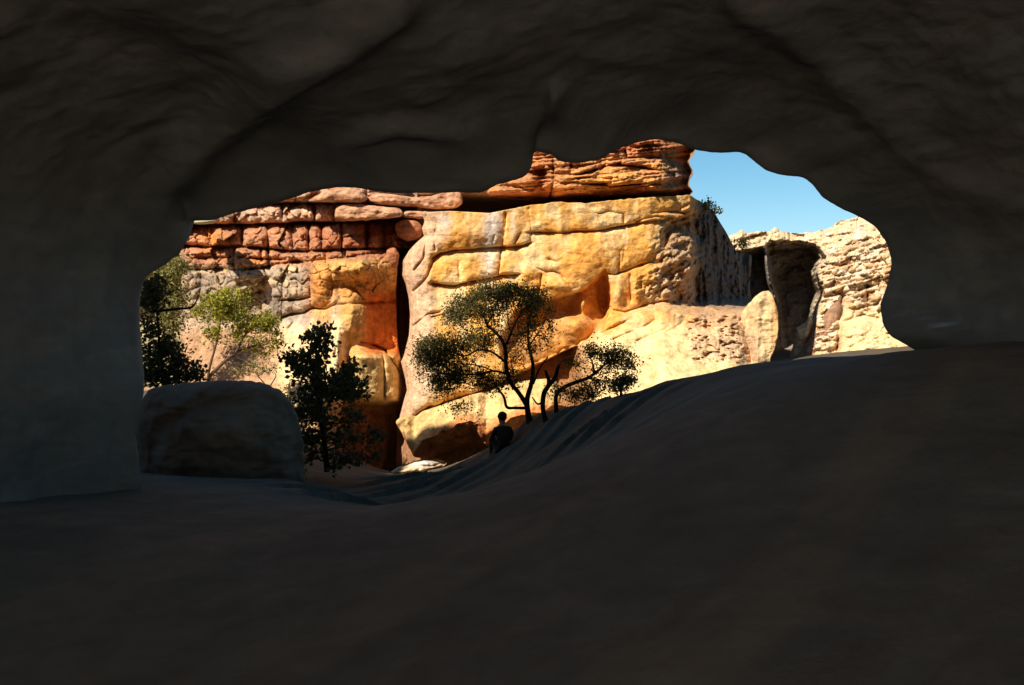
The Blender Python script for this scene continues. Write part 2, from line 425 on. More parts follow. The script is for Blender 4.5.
    D = D + hc * (0.30 * fbm(P3 * np.array([1.6, 1.6, 2.2]), 5, 140, 0.6) + 0.22 * perlin(dg_, 35) + 0.26 * perlin(dh_, 36) + 0.05 * np.exp(-vb / 0.10) + 0.10 * vi)
    D = D + sm(U, 694, 702) * up * (0.8 * perlin(np.stack([U / 5.5, V / 60, 0 * U], -1), 150) + 0.25 * perlin(np.stack([U / 2.6, V / 30, 0 * U], -1), 151))
    D = D + 0.9 * inside(u, v, [(664, 232), (674, 223), (700, 214), (702, 242), (690, 236), (672, 234), (664, 244)], 4)
    D = D + 0.9 * inside(u, v, [(676, 292), (690, 276), (700, 270), (704, 308), (690, 308), (674, 302)], 4)
    # pitted pink band at the right of the apron
    pk = box(U, V, 690, 760, 312, 362, 8)
    b2, i2 = cells(np.stack([U / 8.0, V / 7.0], -1), 55)
    D = D + pk * (0.06 * i2 + 0.26 * sm(fbm(np.stack([U / 9, V / 4.5, 0 * U], -1), 3, 161), 0.08, 0.42) + 0.18 * fbm(P3 * 2.2, 4, 160, 0.6))
    D = D + 0.05 * fbm(P3 * 3.0, 4, 170) + 0.05 * perlin(np.stack([U / 9, V / 45, 0 * U], -1), 172) * (1 - apr)
    c = np.tile(GOLD, U.shape + (1,)).astype(float)
    n = fbm(np.stack([U / 26, V / 40, 0 * U + 3], -1), 4, 160); n2 = fbm(np.stack([U / 8, V / 9, 0 * U + 9], -1), 3, 170); st = fbm(np.stack([U / 6, V / 70, 0 * U], -1), 3, 180)
    c = mix(c, PALE * 1.05, 0.85 * sm(n, -0.15, 0.35))
    c = mix(c, PALE, 0.4 * sm(v, 246, 250) * (1 - sm(v, 256, 264)) * sm(u, 430, 440) * (1 - sm(u, 530, 540)))  # cream highlight painted below the crack
    c = mix(c, ORANGE, 0.38 * blob(u, v, 585, 255, 26, 26) + 0.3 * blob(u, v, 468, 236, 22, 14) + 0.3 * sm(st, 0.1, 0.5) * (1 - sm(v, 300, 320)))
    c = mix(c, PINK, 0.85 * (1 - sm(U - ul, 18, 34)))
    wst = blob(u, v, 492, 225, 9, 20) + 0.7 * blob(u, v, 489, 262, 7, 26) + 0.5 * blob(u, v, 513, 226, 4, 16) + 0.5 * blob(u, v, 447, 222, 8, 8)
    c = mix(c, WHITE, wst * (0.75 + 0.5 * st))
    c = mix(c, np.array([0.42, 0.40, 0.40]), 0.5 * blob(u, v, 489, 243, 8, 3))
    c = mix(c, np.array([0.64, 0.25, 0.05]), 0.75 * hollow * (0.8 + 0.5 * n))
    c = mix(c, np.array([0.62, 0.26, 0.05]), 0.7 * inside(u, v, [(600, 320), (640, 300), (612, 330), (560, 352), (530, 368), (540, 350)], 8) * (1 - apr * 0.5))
    c = mix(c, PALE * 1.05, 0.9 * apr * sm(v - agv, 6, 22))
    c = mix(c, ORANGE, 0.35 * blob(u, v, 668, 318, 9, 10))
    c = mix(c, np.array([0.40, 0.255, 0.16]), 0.8 * hc * sm(u, 640, 668))
    c = mix(c, np.array([0.115, 0.095, 0.085]), 0.92 * sm(U, 690, 702) * up)  # right face darkened in colour to deepen its shade
    c = mix(c, np.array([0.50, 0.30, 0.21]), 0.75 * pk * (0.7 + 0.6 * n2))
    c = mix(c, np.array([0.25, 0.10, 0.04]), 0.8 * sm(v - agv, 0, 8) * (1 - apr))  # shade under the overhanging slab painted in as dark brown
    c = c * (1 + 0.14 * n2)[..., None]
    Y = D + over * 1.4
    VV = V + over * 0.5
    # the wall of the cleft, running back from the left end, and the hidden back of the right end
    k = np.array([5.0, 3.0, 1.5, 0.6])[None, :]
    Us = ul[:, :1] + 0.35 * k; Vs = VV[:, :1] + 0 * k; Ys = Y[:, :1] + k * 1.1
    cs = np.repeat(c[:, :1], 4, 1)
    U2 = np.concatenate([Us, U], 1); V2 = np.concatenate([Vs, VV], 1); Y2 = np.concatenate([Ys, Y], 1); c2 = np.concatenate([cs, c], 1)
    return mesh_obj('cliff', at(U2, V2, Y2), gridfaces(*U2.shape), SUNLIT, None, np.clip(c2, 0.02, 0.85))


# ================================================================== FAR CLIFF (right)
def far_cliff():
    TU = [660, 725, 733, 742, 748, 760, 768, 775, 781, 790, 800, 815, 825, 832, 838, 850, 862, 880, 900, 960, 1040]
    TV = [246, 238, 234, 230, 233, 231, 232, 227, 231, 233, 233, 232, 229, 227, 221, 219, 215, 213, 206, 202, 190]
    us = np.arange(660, 1040, 0.75); nr = 210
    t = np.linspace(0, 1, nr)[:, None]
    U = us[None, :] + 0 * t
    tv = np.interp(us, TU, TV) + 1.3 * perlin(np.stack([us / 6, 0 * us, 0 * us], -1), 201) + 0.8 * perlin(np.stack([us / 2.2, 0 * us, 0 * us], -1), 203)
    V = tv[None, :] + t * (395 - tv[None, :])
    Q = np.stack([U / 25, V / 25, 0 * U], -1)
    u, v = U + 2 * perlin(Q, 210), V + 1.5 * perlin(Q, 211)
    D = 49.0 - 0.035 * np.clip(V - tv[None, :], 0, 160) - 0.05 * np.clip(26 - (V - tv[None, :]), 0, 26) * -1.6
    D = D - 0.012 * (U - 840)
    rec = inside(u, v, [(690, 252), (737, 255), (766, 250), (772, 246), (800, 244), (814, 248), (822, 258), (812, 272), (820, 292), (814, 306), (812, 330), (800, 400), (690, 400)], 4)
    D = D + 0.035 * np.clip(V - tv[None, :], 0, 160) * rec + 3.0 * rec + 2.6 * inside(u, v, [(775, 275), (785, 262), (800, 258), (812, 272), (816, 300), (806, 345), (782, 350), (776, 310)], 6)
    D = D - 3.2 * sm(V, 241, 262) * np.exp(-(pdist(u, v, [(764, 240), (767, 262), (770, 282), (776, 300)]) / 2.5) ** 2)
    D = D - 3.0 * np.exp(-(pdist(u, v, [(731, 262), (732, 310)]) / 4.0) ** 2)  # hidden fin added to throw shade into the hollow
    D = D + ledge(u, v, [(768, 241), (790, 240), (806, 245), (820, 248)], 0.4, 10)
    # tumbled blocks in bands that dip to the left
    a = (U * 0.96 + V * 0.25); b = (V * 0.96 - U * 0.22 * -1)
    P3 = at(U, V, D)
    lo = sm(v, 300, 318) * sm(u, 832, 842)
    rubble = 0.5 * (1 - 0.7 * lo) * (1 - 0.6 * rec)
    W2 = np.stack([a / 17 + 0.7 * perlin(Q, 224), b / 8.5 + 0.7 * perlin(Q, 225)], -1)
    vb, vi = cells(W2, 221); D = D + rubble * (0.5 * vi + 0.25 * np.exp(-vb / 0.12) * sm(vi, -0.6, 0.6))
    vb, vi = cells(W2 * 2.3 + 0.5 * perlin(Q * 3, 226)[..., None], 222); D = D + rubble * (0.30 * vi + 0.12 * np.exp(-vb / 0.12))
    Z3 = np.stack([a / 11, b / 5, 0 * a], -1)
    D = D + rubble * (0.55 * fbm(Z3, 5, 227, 0.6) - 0.25 * ridged(Z3 * 0.8 + 3, 3, 228))
    D = D + 0.09 * (b % 9.0 - 4.5) * rubble * (0.4 + 0.6 * sm(perlin(Q, 229), -0.2, 0.3)) * 0.8
    D = D + 0.35 * fbm(P3 * 0.5, 4, 230) + (1 - 0.5 * lo) * 0.10 * fbm(P3 * 2.2, 4, 240)
    cr = [([(843, 296), (840, 312), (839, 330), (836, 362)], 2.2, 1.0), ([(840, 322), (850, 319), (862, 315), (878, 318)], 1.1, 0.35), ([(868, 312), (868, 300), (867, 285)], 1.2, 0.4),
          ([(822, 303), (832, 297), (842, 292)], 1.2, 0.35)]
    D = D + relief(u, v, cr, 0.3, 5)
    D = D - 0.5 * blob(u, v, 862, 340, 22, 22)
    c = np.tile(np.array([0.68, 0.49, 0.29]), U.shape + (1,)).astype(float)
    n = fbm(np.stack([U / 14, V / 10, 0 * U], -1), 4, 250); n2 = fbm(np.stack([U / 4, V / 3.5, 0 * U], -1), 3, 260)
    c = mix(c, WHITE, 0.4 * sm(n, 0.0, 0.4)); c = mix(c, np.array([0.55, 0.28, 0.13]), 0.65 * sm(-n, 0.05, 0.4) * sm(V - tv[None, :], 10, 40))
    c = mix(c, GREY, 0.25 * sm(n2, 0.1, 0.45)); c = mix(c, np.array([0.20, 0.18, 0.165]), 0.85 * rec)  # hollow darkened in colour where the cast shadow lies
    c = mix(c, PALE, 0.7 * lo); c = c * (1 + 0.2 * n2)[..., None]
    # top runs back as a sloping shelf
    k = np.array([9.0, 5.0, 2.5, 1.0])[:, None]
    Ut = U[:1] + 0 * k; Vt = V[:1] + 0.6 * k * 0.4; Yt = D[:1] + k
    U2 = np.concatenate([Ut, U]); V2 = np.concatenate([Vt, V]); Y2 = np.concatenate([Yt, D]); c2 = np.concatenate([np.repeat(c[:1], 4, 0), c])
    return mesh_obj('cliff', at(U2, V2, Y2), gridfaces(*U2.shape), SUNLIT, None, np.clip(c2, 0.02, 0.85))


# ------------------------------------------------------------------ free-standing rocks from their outline
def rock(name, outline, centre, Y0, bulge, back, colour, mat=SUNLIT, dfn=None, nth=300, nr=70, rough=0.05, edge=0.8, seed=0, power=2.0, nscale=1.2, blocky=1.0, soft=60, lip=True):
    P = np.array(outline, float); cu, cv = centre
    ang = np.arctan2(P[:, 1] - cv, P[:, 0] - cu); o = np.argsort(ang); ang = ang[o]; P = P[o]
    r = np.hypot(P[:, 0] - cu, P[:, 1] - cv)
    th = np.linspace(-math.pi, math.pi, nth, endpoint=False)
    # straight edges between the traced corners
    pu = np.interp(th, np.r_[ang[-1] - 2 * math.pi, ang, ang[0] + 2 * math.pi], np.arange(-1, len(P) + 1))
    i0 = np.floor(pu).astype(int); A = P[i0 % len(P)]; B = P[(i0 + 1) % len(P)]
    d = np.stack([np.cos(th), np.sin(th)], -1); ab = B - A
    den = d[:, 0] * ab[:, 1] - d[:, 1] * ab[:, 0]
    ca = A - np.array([cu, cv])
    R = (ca[:, 0] * ab[:, 1] - ca[:, 1] * ab[:, 0]) / np.where(np.abs(den) < 1e-6, 1e-6, den)
    R = np.clip(R, r.min() * 0.5, r.max() * 1.1)
    kk = max(3, nth // soft) | 1; R = np.convolve(np.r_[R[-kk:], R, R[:kk]], np.ones(kk) / kk, 'same')[kk:-kk]
    R = R + edge * perlin(np.stack([np.cos(th) * R / 6, np.sin(th) * R / 6, 0 * th + seed], -1), 300 + seed)
    s = np.r_[np.linspace(0.02, 1, nr) ** 0.8, np.linspace(0.97, 0.05, nr // 3)]
    front = np.r_[np.ones(nr, bool), np.zeros(nr // 3, bool)]
    S = s[:, None] + 0 * R[None, :]
    U = cu + d[None, :, 0] * R * S; V = cv + d[None, :, 1] * R * S
    dome = np.clip(1 - S ** power, 0, 1) ** (1 / power)
    Y = np.where(front[:, None], Y0 - bulge * dome, Y0 + back * np.clip(1 - S ** 2, 0, 1) ** 0.5)
    if dfn is not None:
        Y = Y + np.where(front[:, None], dfn(U, V) * ((1 - S ** 40) if lip else 1), 0 if lip else np.clip(dfn(U, V), 0, 9))
    P3 = at(U, V, Y)
    nn = rough * (fbm(P3 * nscale, 4, 310 + seed) * 1.5 + blocky * 0.5 * ridged(P3 * np.array([.8, .8, 2.0]) * nscale, 3, 320 + seed))
    Y = Y + nn * np.where(front[:, None], 1 - S ** 14, 1)
    P3 = at(U, V, Y)
    c = colour(U, V) if callable(colour) else np.tile(np.array(colour, float), U.shape + (1,))
    n2 = fbm(P3 * 2.0, 3, 340 + seed)
    c = np.clip(c * (1 + 0.3 * n2)[..., None], 0.01, 0.85)
    org = P3.reshape(-1, 3).mean(0); org[2] = P3[..., 2].min()
    f = gridfaces(*U.shape, closed=True)
    ntot = U.shape[0] * nth
    j = np.arange(nth)
    verts = np.concatenate([P3.reshape(-1, 3), P3[0].mean(0)[None], P3[-1].mean(0)[None]])
    cc = np.concatenate([c.reshape(-1, 3), c[0, :1].reshape(1, 3), c[-1, :1].reshape(1, 3)])
    cap1 = np.stack([np.full(nth, ntot), j, (j + 1) % nth, (j + 1) % nth], -1)
    ob = mesh_obj(name, verts, f[:, ::-1], mat, None, cc, origin=org)
    # close both poles with triangles
    bm = bmesh.new(); bm.from_mesh(ob.data); bm.verts.ensure_lookup_table()
    for a in range(nth):
        b = (a + 1) % nth
        bm.faces.new((bm.verts[ntot], bm.verts[a], bm.verts[b])).smooth = True
        base = (U.shape[0] - 1) * nth
        bm.faces.new((bm.verts[ntot + 1], bm.verts[base + b], bm.verts[base + a])).smooth = True
    bmesh.ops.recalc_face_normals(bm, faces=bm.faces)
    bm.to_mesh(ob.data); bm.free()
    return ob


# ================================================================== CAVE
RIM = [(190, 221), (215, 220), (232, 213.5), (265, 206), (290, 199), (310, 192), (325, 189), (340, 187), (358, 188), (375, 191), (395, 193), (415, 193), (440, 193), (462, 192), (480, 193),
       (497, 185), (515, 180), (525, 177), (532, 167), (533.5, 151), (552, 154), (557, 161), (575, 163.5), (600, 160), (612, 152), (625, 146), (640, 142), (655, 139), (675, 142), (695, 150),
       (715, 153), (740, 152), (744, 153), (750, 158), (765, 170), (780, 175), (803, 177), (812, 184), (822, 197), (840, 208), (860, 217), (875, 226), (886, 242), (892, 262),
       (888, 282), (880, 306), (883, 325), (890, 336), (903, 343), (916, 350), (930, 372), (935, 420), (915, 560), (800, 680), (540, 720), (260, 690), (175, 630), (152, 560), (140, 515), (141, 480), (134, 440),
       (142, 400), (142, 385), (138, 360), (134, 330), (136, 300), (141, 283), (150, 273), (165, 265), (179, 253), (185, 243)]
RIMC = (520.0, 300.0)


def roofline(x, y):
    """height of the rock mass over the cave, its gaps and rises shaped to aim sun and shade outside"""
    q = x - 0.84 * (y - 13)
    h = ROOF + 0.6 * np.sin(x * 0.9) * 0.5
    h = h - 7.1 * sm(-q, 18.2, 20.2) + (1.0 + 0.5 * np.sin(q * 3.1) + 0.3 * np.sin(q * 7.3)) * np.exp(-((q + 9.2) / 2.8) ** 4)  # lowered to light the left bank, raised to shade the apron foot
    h = h - 5.6 * np.exp(-((q + 11.0) / 1.7) ** 6)  # gap cut so that sun reaches the olive crown
    return h - 8.0 * np.exp(-((q + 13.3) / 1.05) ** 4)  # gap cut so that sun reaches the flat stone


def cave():
    nth = 1100
    P = np.array(RIM, float); cu, cv = RIMC
    ang = np.unwrap(np.arctan2(P[:, 1] - cv, P[:, 0] - cu))
    # arc-length resample of the traced brink (keeps the notch), then treat index as angle
    Pc = np.vstack([P, P[:1]]); L = np.r_[0, np.cumsum(np.hypot(*np.diff(Pc, axis=0).T))]
    q = np.linspace(0, L[-1], nth, endpoint=False)
    ru = np.interp(q, L, Pc[:, 0]); rv = np.interp(q, L, Pc[:, 1])
    def smooth(a, n):
        k = np.ones(n) / n
        return np.convolve(np.r_[a[-n:], a, a[:n]], k, 'same')[n:-n]
    ru, rv = smooth(ru, 5), smooth(rv, 5)
    th = np.arctan2(rv - cv, ru - cu)
    fl = 1.0 * perlin(np.stack([ru / 9, rv / 9, 0 * ru], -1), 401) + 0.6 * perlin(np.stack([ru / 3.6, rv / 3.6, 0 * ru], -1), 403)
    ru = ru + fl * np.cos(th); rv = rv + fl * np.sin(th)
    Yr = 12.0 + 0.5 * perlin(np.stack([ru / 120, rv / 120, 0 * ru], -1), 402) + 0.9 * sm(ru, 480, 300) * (rv < 300) * 0
    W0 = at(ru, rv, Yr)                                   # the brink in space
    sx, sz = smooth(ru, 161), smooth(rv, 161)
    thw = np.arctan2(sz - cv, sx - cu)
    wq = 1 - sm(ru, 185, 430); thd = np.arctan2(sz - (cv + 230 * wq), sx - (cu - 290 * wq))
    nxy = np.stack([np.cos(thd), -np.sin(thd)], -1)       # outward, x and z
    ex = np.stack([8.2 * np.cos(thw), 0.9 - 4.4 * np.sin(thw)], -1)   # cave section near the camera
    back = np.r_[0, 0.04, 0.1, 0.2, 0.33, 0.5, np.linspace(0.7, 5.2, 130), np.linspace(5.4, 12, 36), np.linspace(12.5, 19.0, 18)]  # runs back to an added opening that lets light in behind the camera
    rows = []; 
    W1 = at(smooth(ru, 61), smooth(rv, 61), Yr)
    for b in back:
        w = sm(b, 0.0, 13.0)
        flare = 0.16 * (1 - math.exp(-b / 0.12)) + 0.42 * (1 - math.exp(-b / 0.9)) + 0.10 * b
        ws = sm(b, 0.0, 0.9); xz = (W0 * (1 - ws) + W1 * ws)[:, [0, 2]] + nxy * flare
        xz = xz * (1 - w) + ex * w
        rows.append(np.stack([xz[:, 0], Yr - b, xz[:, 1]], -1))
    I = np.array(rows)                                    # (rings, nth, 3)
    B = back[:, None] + 0 * ru[None, :]
    # shelves and folds of the roof: layers that wrap round the hole and climb from lower left to upper right
    px = CU + I[..., 0] / np.maximum(I[..., 1], 2.5) * F; py = CV - I[..., 2] / np.maximum(I[..., 1], 2.5) * F
    grow = sm(B, 0.15, 1.2) * (1 - 0.5 * sm(B, 9, 14))
    S3 = I @ np.array([[0.94, 0.0, 0.34], [0, 1, 0], [-0.34, 0, 0.94]]).T
    lay = ridged(S3 * np.array([0.22, 0.45, 0.75]) + 5, 4, 410)
    d = 0.13 * fbm(I * 0.33, 3, 405) + 0.07 * lay + 0.045 * fbm(S3 * np.array([0.6, 1.1, 2.6]), 4, 420) + 0.03 * fbm(I * 3.0, 3, 425)
    # the long rib on the upper left
    rib = pdist(px, py, [(150, 300), (168, 215), (196, 160), (232, 122), (280, 85), (335, 52), (390, 10)], 90)
    side = np.where(py - np.interp(px, [150, 168, 196, 232, 280, 335, 390], [300, 215, 160, 122, 85, 52, 10]) > 0, 1, 0)
    d = d - 0.26 * np.exp(-(rib / 22.0) ** 2) * (1 - sm(B, 5, 8))
    rib2 = pdist(px, py, [(300, 172), (340, 150), (400, 134), (460, 138), (520, 150), (552, 112), (556, 95)], 60)
    d = d - 0.16 * np.exp(-(rib2 / 8.0) ** 2) * (1 - sm(B, 4, 6))
    rib3 = pdist(px, py, [(740, 0), (800, 40), (850, 95), (905, 150), (960, 190), (1024, 210)], 60)
    d = d - 0.12 * np.exp(-(rib3 / 18.0) ** 2) * (1 - sm(B, 4, 7))
    disp = d * grow
    I[..., 0] += nxy[None, :, 0] * disp; I[..., 2] += nxy[None, :, 1] * disp; I[..., 1] += 0.3 * disp
    # outer body: the face towards the valley, the top and the back of the rock mass
    def ring(k, y, rx, rz, cz):
        return np.stack([rx * np.cos(thw), y + 0 * thw, cz - rz * np.sin(thw)], -1)
    O = []
    for f, y in ((0.12, 0.25), (0.4, 0.55), (0.9, 0.8)):
        o = W0.copy(); o[:, 0] += nxy[:, 0] * f; o[:, 2] += nxy[:, 1] * f; o[:, 1] = Yr + y; O.append(o)
    upa = np.degrees(np.arctan2(-np.sin(thw), np.cos(thw))) % 360
    ox, oz = np.zeros(nth), np.zeros(nth); idx = np.arange(nth)

    def run(m):
        q_ = idx[m]
        if q_.max() - q_.min() > nth // 2 + m.sum() // 2 and m[0] and m[-1]:
            q_ = np.where(q_ < nth // 2, q_ + nth, q_)
        r_ = np.argsort(np.argsort(q_)); return r_ / max(len(r_), 1)
    topm = (upa > 35) & (upa < 145); lefm = (upa >= 145) & (upa <= 220); botm = (upa > 220) & (upa < 320); rigm = ~(topm | lefm | botm)
    ox[topm] = -45 + 90 * run(topm); oz[topm] = 99
    ox[rigm] = 45; oz[rigm] = 17 - 29 * run(rigm)
    ox[botm] = 45 - 90 * run(botm); oz[botm] = -12
    ox[lefm] = -45; oz[lefm] = -12 + 29 * run(lefm)
    tgt = lambda y, k: np.stack([ox, y + 0 * thw, np.minimum(oz, roofline(ox, y))], -1)
    for k in (0.15, 0.35, 0.6, 0.85):
        kk_ = np.array([min(1.0, k / 0.3), k, k]); O.append(O[2] * (1 - kk_) + tgt(13.2, 0) * kk_)
    O.append(tgt(13.0, 0)); O.append(tgt(12.2, 0)); O.append(tgt(11.2, 0)); O.append(tgt(10, 0)); O.append(tgt(8, 0)); O.append(tgt(3, 0)); O.append(tgt(-1, 0)); O.append(tgt(-6, 0))
    O = np.array(O)
    O[3:, :, 1] += 0.4 * fbm(O[3:] * 0.3, 3, 440); O[7:, :, 2] += 0.5 * fbm(O[7:] * 0.5, 3, 441)
    A = np.concatenate([I[::-1], O])
    n = fbm(A * 0.7, 4, 450); n3 = fbm((A @ np.array([[0.94, 0.0, 0.34], [0, 1, 0], [-0.34, 0, 0.94]]).T) * np.array([0.5, 0.6, 3.2]), 4, 455)
    c = np.tile(CAVEC, A.shape[:2] + (1,)).astype(float)
    c = mix(c, CAVEC * np.array([1.45, 1.25, 1.0]), 0.28 * sm(n3, 0.05, 0.45)); c = mix(c, CAVEC * 0.88, 0.4 * sm(n, 0.0, 0.45))
    pxa = CU + A[..., 0] / np.maximum(A[..., 1], 2.5) * F; pya = CV - A[..., 2] / np.maximum(A[..., 1], 2.5) * F
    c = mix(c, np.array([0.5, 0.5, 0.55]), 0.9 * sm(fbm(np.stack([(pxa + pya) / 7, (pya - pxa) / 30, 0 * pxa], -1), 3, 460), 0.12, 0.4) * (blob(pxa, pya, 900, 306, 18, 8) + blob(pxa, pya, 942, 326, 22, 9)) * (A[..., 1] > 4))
    f = gridfaces(*A.shape[:2], closed=True)
    nrw = A.shape[0]; j = np.arange(nth)
    close = np.stack([(nrw - 1) * nth + j, j, (j + 1) % nth, (nrw - 1) * nth + (j + 1) % nth], -1)
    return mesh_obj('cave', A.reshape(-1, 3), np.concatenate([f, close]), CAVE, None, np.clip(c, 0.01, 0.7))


# ================================================================== GROUND
def W(u, v, y):
    return tuple(at(u, v, y))


CTRL = [(-4.9, 11.5, -1.75), (-5.8, 9.0, -1.6), (0, 0, -1.7), (-4, 0, -1.8), (4, 0, -1.0), (7, 0, -0.3), (0, -10, -1.7), (-7, -10, -1.8), (7, -10, -0.8), (0, 5, -1.8), (-3, 6, -2.1), (3, 6, -1.1), (-7, 6, -1.9), (5.5, 8, -0.1),
        W(913, 350, 12), W(880, 353.5, 12.3), W(840, 359, 13), W(800, 362.5, 13.6), W(765, 364.5, 14.3), W(740, 367.5, 15), W(700, 376, 16.2), W(660, 386, 17.6), W(640, 391.5, 18.5), W(600, 404, 20.4), W(570, 414, 22.2), W(545, 424, 23.8),
        W(527, 424, 25.0), W(505, 461, 24.4), W(470, 468, 22.5), W(480, 500, 16), W(430, 520, 14), W(400, 476, 24), W(420, 472, 26.2), W(450, 471, 28), W(470, 475, 30), W(350, 470, 27), W(340, 482, 21), W(300, 500, 17),
        W(220, 480, 13.2), W(150, 482, 12.6), W(300, 486, 13.9), W(250, 470, 20), W(280, 416, 29.5), W(235, 394, 29.5), W(190, 388, 28.5), W(150, 392, 26), W(100, 400, 26), W(320, 440, 29.5), W(420, 473, 33), W(480, 474, 33), W(350, 466, 33),
        (3.5, 24, -2.0), (7, 20, -1.6), (10, 14, -0.6), (12, 24, -1.8), (7, 30, -1.3), (14, 40, -0.4), (20, 50, 0), (-14, 14, -1.5), (-20, 30, -0.5), (-30, 60, 0), (30, 10, 0), (30, 50, 1),
        (2.6, 28.5, -1.75), W(530, 458, 18), W(600, 428, 15.5), W(660, 408, 13), W(700, 398, 12), W(480, 490, 18), W(760, 392, 10.5), W(620, 440, 11), W(560, 440, 20), (4.8, 31, -1.35), (0, 60, -1), (-30, 0, -1), (-25, -30, -2), (25, -30, -1), (0, -30, -2.0)]


def tps_fit(P):
    P = np.array(P, float); n = len(P)
    d2 = ((P[:, None, :2] - P[None, :, :2]) ** 2).sum(-1)
    K = 0.5 * d2 * np.log(d2 + 1e-9) + np.eye(n) * 0.02
    A = np.zeros((n + 3, n + 3)); A[:n, :n] = K; A[:n, n] = 1; A[:n, n + 1:] = P[:, :2]; A[n, :n] = 1; A[n + 1:, :n] = P[:, :2].T
    return np.linalg.solve(A, np.r_[P[:, 2], 0, 0, 0]), P


_sol, _cp = tps_fit(CTRL)


def ground_z(x, y):
    x = np.asarray(x, float); y = np.asarray(y, float)
    xx, yy = np.clip(x, -32, 32), np.clip(y, -32, 62)
    z = _sol[len(_cp)] + _sol[len(_cp) + 1] * xx + _sol[len(_cp) + 2] * yy
    for k in range(len(_cp)):
        d2 = (xx - _cp[k, 0]) ** 2 + (yy - _cp[k, 1]) ** 2
        z = z + _sol[k] * 0.5 * d2 * np.log(d2 + 1e-9)
    # bedding ledges that run away up the slope
    a = 0.56 * x + 0.83 * y; b = 0.83 * x - 0.56 * y
    q = np.stack([a * 0.10, b * 0.75, 0 * a], -1)
    near = sm(y, 11, 14) * (1 - sm(y, 24, 28)) * sm(x, -4, -2) * (1 - sm(x, 1.5, 3.5))
    r = perlin(q, 501)
    ph = b * 1.7 + 1.1 * perlin(np.stack([a * 0.12, b * 0.25, 0 * a], -1), 502) + 0.35 * fbm(np.stack([a * 0.7, b * 0.9, 0 * a], -1), 3, 504); fr = ph - np.floor(ph)
    step = fr - sm(fr, 0.88, 0.98)
    vary = sm(fbm(np.stack([a * 0.16, b * 0.4, 0 * a + 8], -1), 3, 503), -0.25, 0.35)
    z = z + near * (0.06 * r + 0.17 * step * vary)
    z = z + near * 0.035 * fbm(np.stack([a * 1.5, b * 4.5, 0 * a], -1), 4, 506, 0.6)
    z = z + 0.05 * fbm(np.stack([x * 0.8, y * 0.8, 0 * x], -1), 4, 505)
    return z


def gz(x, y):
    return float(ground_z(np.array([x]), np.array([y]))[0])


def ground():
    def axis(lo, hi, a, b, step, far):
        core = np.arange(a, b, step)
        g1 = a - np.geomspace(step, a - lo, far)[::-1] if a > lo else np.array([])
        g2 = b + np.geomspace(step, hi - b, far)
        return np.r_[g1, core, g2]
    xs = axis(-400, 400, -9, 9, 0.07, 40); ys = axis(-300, 500, 3, 34, 0.08, 45)
    X, Y = np.meshgrid(xs, ys)
    Z = ground_z(X, Y)
    n = fbm(np.stack([X * 0.5, Y * 0.5, 0 * X], -1), 4, 510); a = 0.56 * X + 0.83 * Y; b = 0.83 * X - 0.56 * Y
    stn = fbm(np.stack([a * 0.12, b * 1.3, 0 * a], -1), 4, 520)
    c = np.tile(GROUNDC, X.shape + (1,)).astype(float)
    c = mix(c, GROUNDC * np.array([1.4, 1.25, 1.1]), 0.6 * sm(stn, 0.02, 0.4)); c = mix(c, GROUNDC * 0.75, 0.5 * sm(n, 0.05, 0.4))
    c = c * (1 - 0.63 * sm(Y, 8, 15))[..., None]; c = c * (1 - sm(Y, 8, 15)[..., None] * np.array([-0.15, 0.0, 0.2])); c = mix(c, np.array([0.52, 0.47, 0.41]), 1 - sm(Y, 0, 3))  # outer floor darkened to sit in shade; paler behind the camera to bounce light
    c = mix(c, np.array([0.46, 0.28, 0.17]), sm(Y, 26.3, 27.5) * (1 - sm(X, -6.2, -5.2)) )  # pale bank colour kept to the sunlit part, off the shaded ground
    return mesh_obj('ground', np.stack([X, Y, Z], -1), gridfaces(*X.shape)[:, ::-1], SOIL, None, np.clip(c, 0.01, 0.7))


# ------------------------------------------------------------------ trees
def tube(verts, faces, pts, rad, nseg=7):
    pts = np.array(pts, float); n = len(pts)
    if n < 2: return
    T = np.gradient(pts, axis=0); T /= np.linalg.norm(T, axis=1)[:, None] + 1e-9
    ref = np.array([0.31, 0.9, 0.27]); base = len(verts)
    for i in range(n):
        a = np.cross(T[i], ref); a /= np.linalg.norm(a) + 1e-9; b = np.cross(T[i], a)
        for k in range(nseg):
            w = 2 * math.pi * k / nseg
            verts.append(pts[i] + rad[i] * (a * math.cos(w) + b * math.sin(w)))
    for i in range(n - 1):
        for k in range(nseg):
            k2 = (k + 1) % nseg
            faces.append((base + i * nseg + k, base + i * nseg + k2, base + (i + 1) * nseg + k2, base + (i + 1) * nseg + k))


def spline(P, m=5):
    P = np.array(P, float); n = len(P); out = []
    for i in range(n - 1):
        p0, p1, p2, p3 = P[max(i - 1, 0)], P[i], P[i + 1], P[min(i + 2, n - 1)]
        for t in np.linspace(0, 1, m, endpoint=False):
            out.append(0.5 * (2 * p1 + (p2 - p0) * t + (2 * p0 - 5 * p1 + 4 * p2 - p3) * t * t + (3 * p1 - p0 - 3 * p2 + p3) * t ** 3))
    out.append(P[-1])
    return np.array(out)


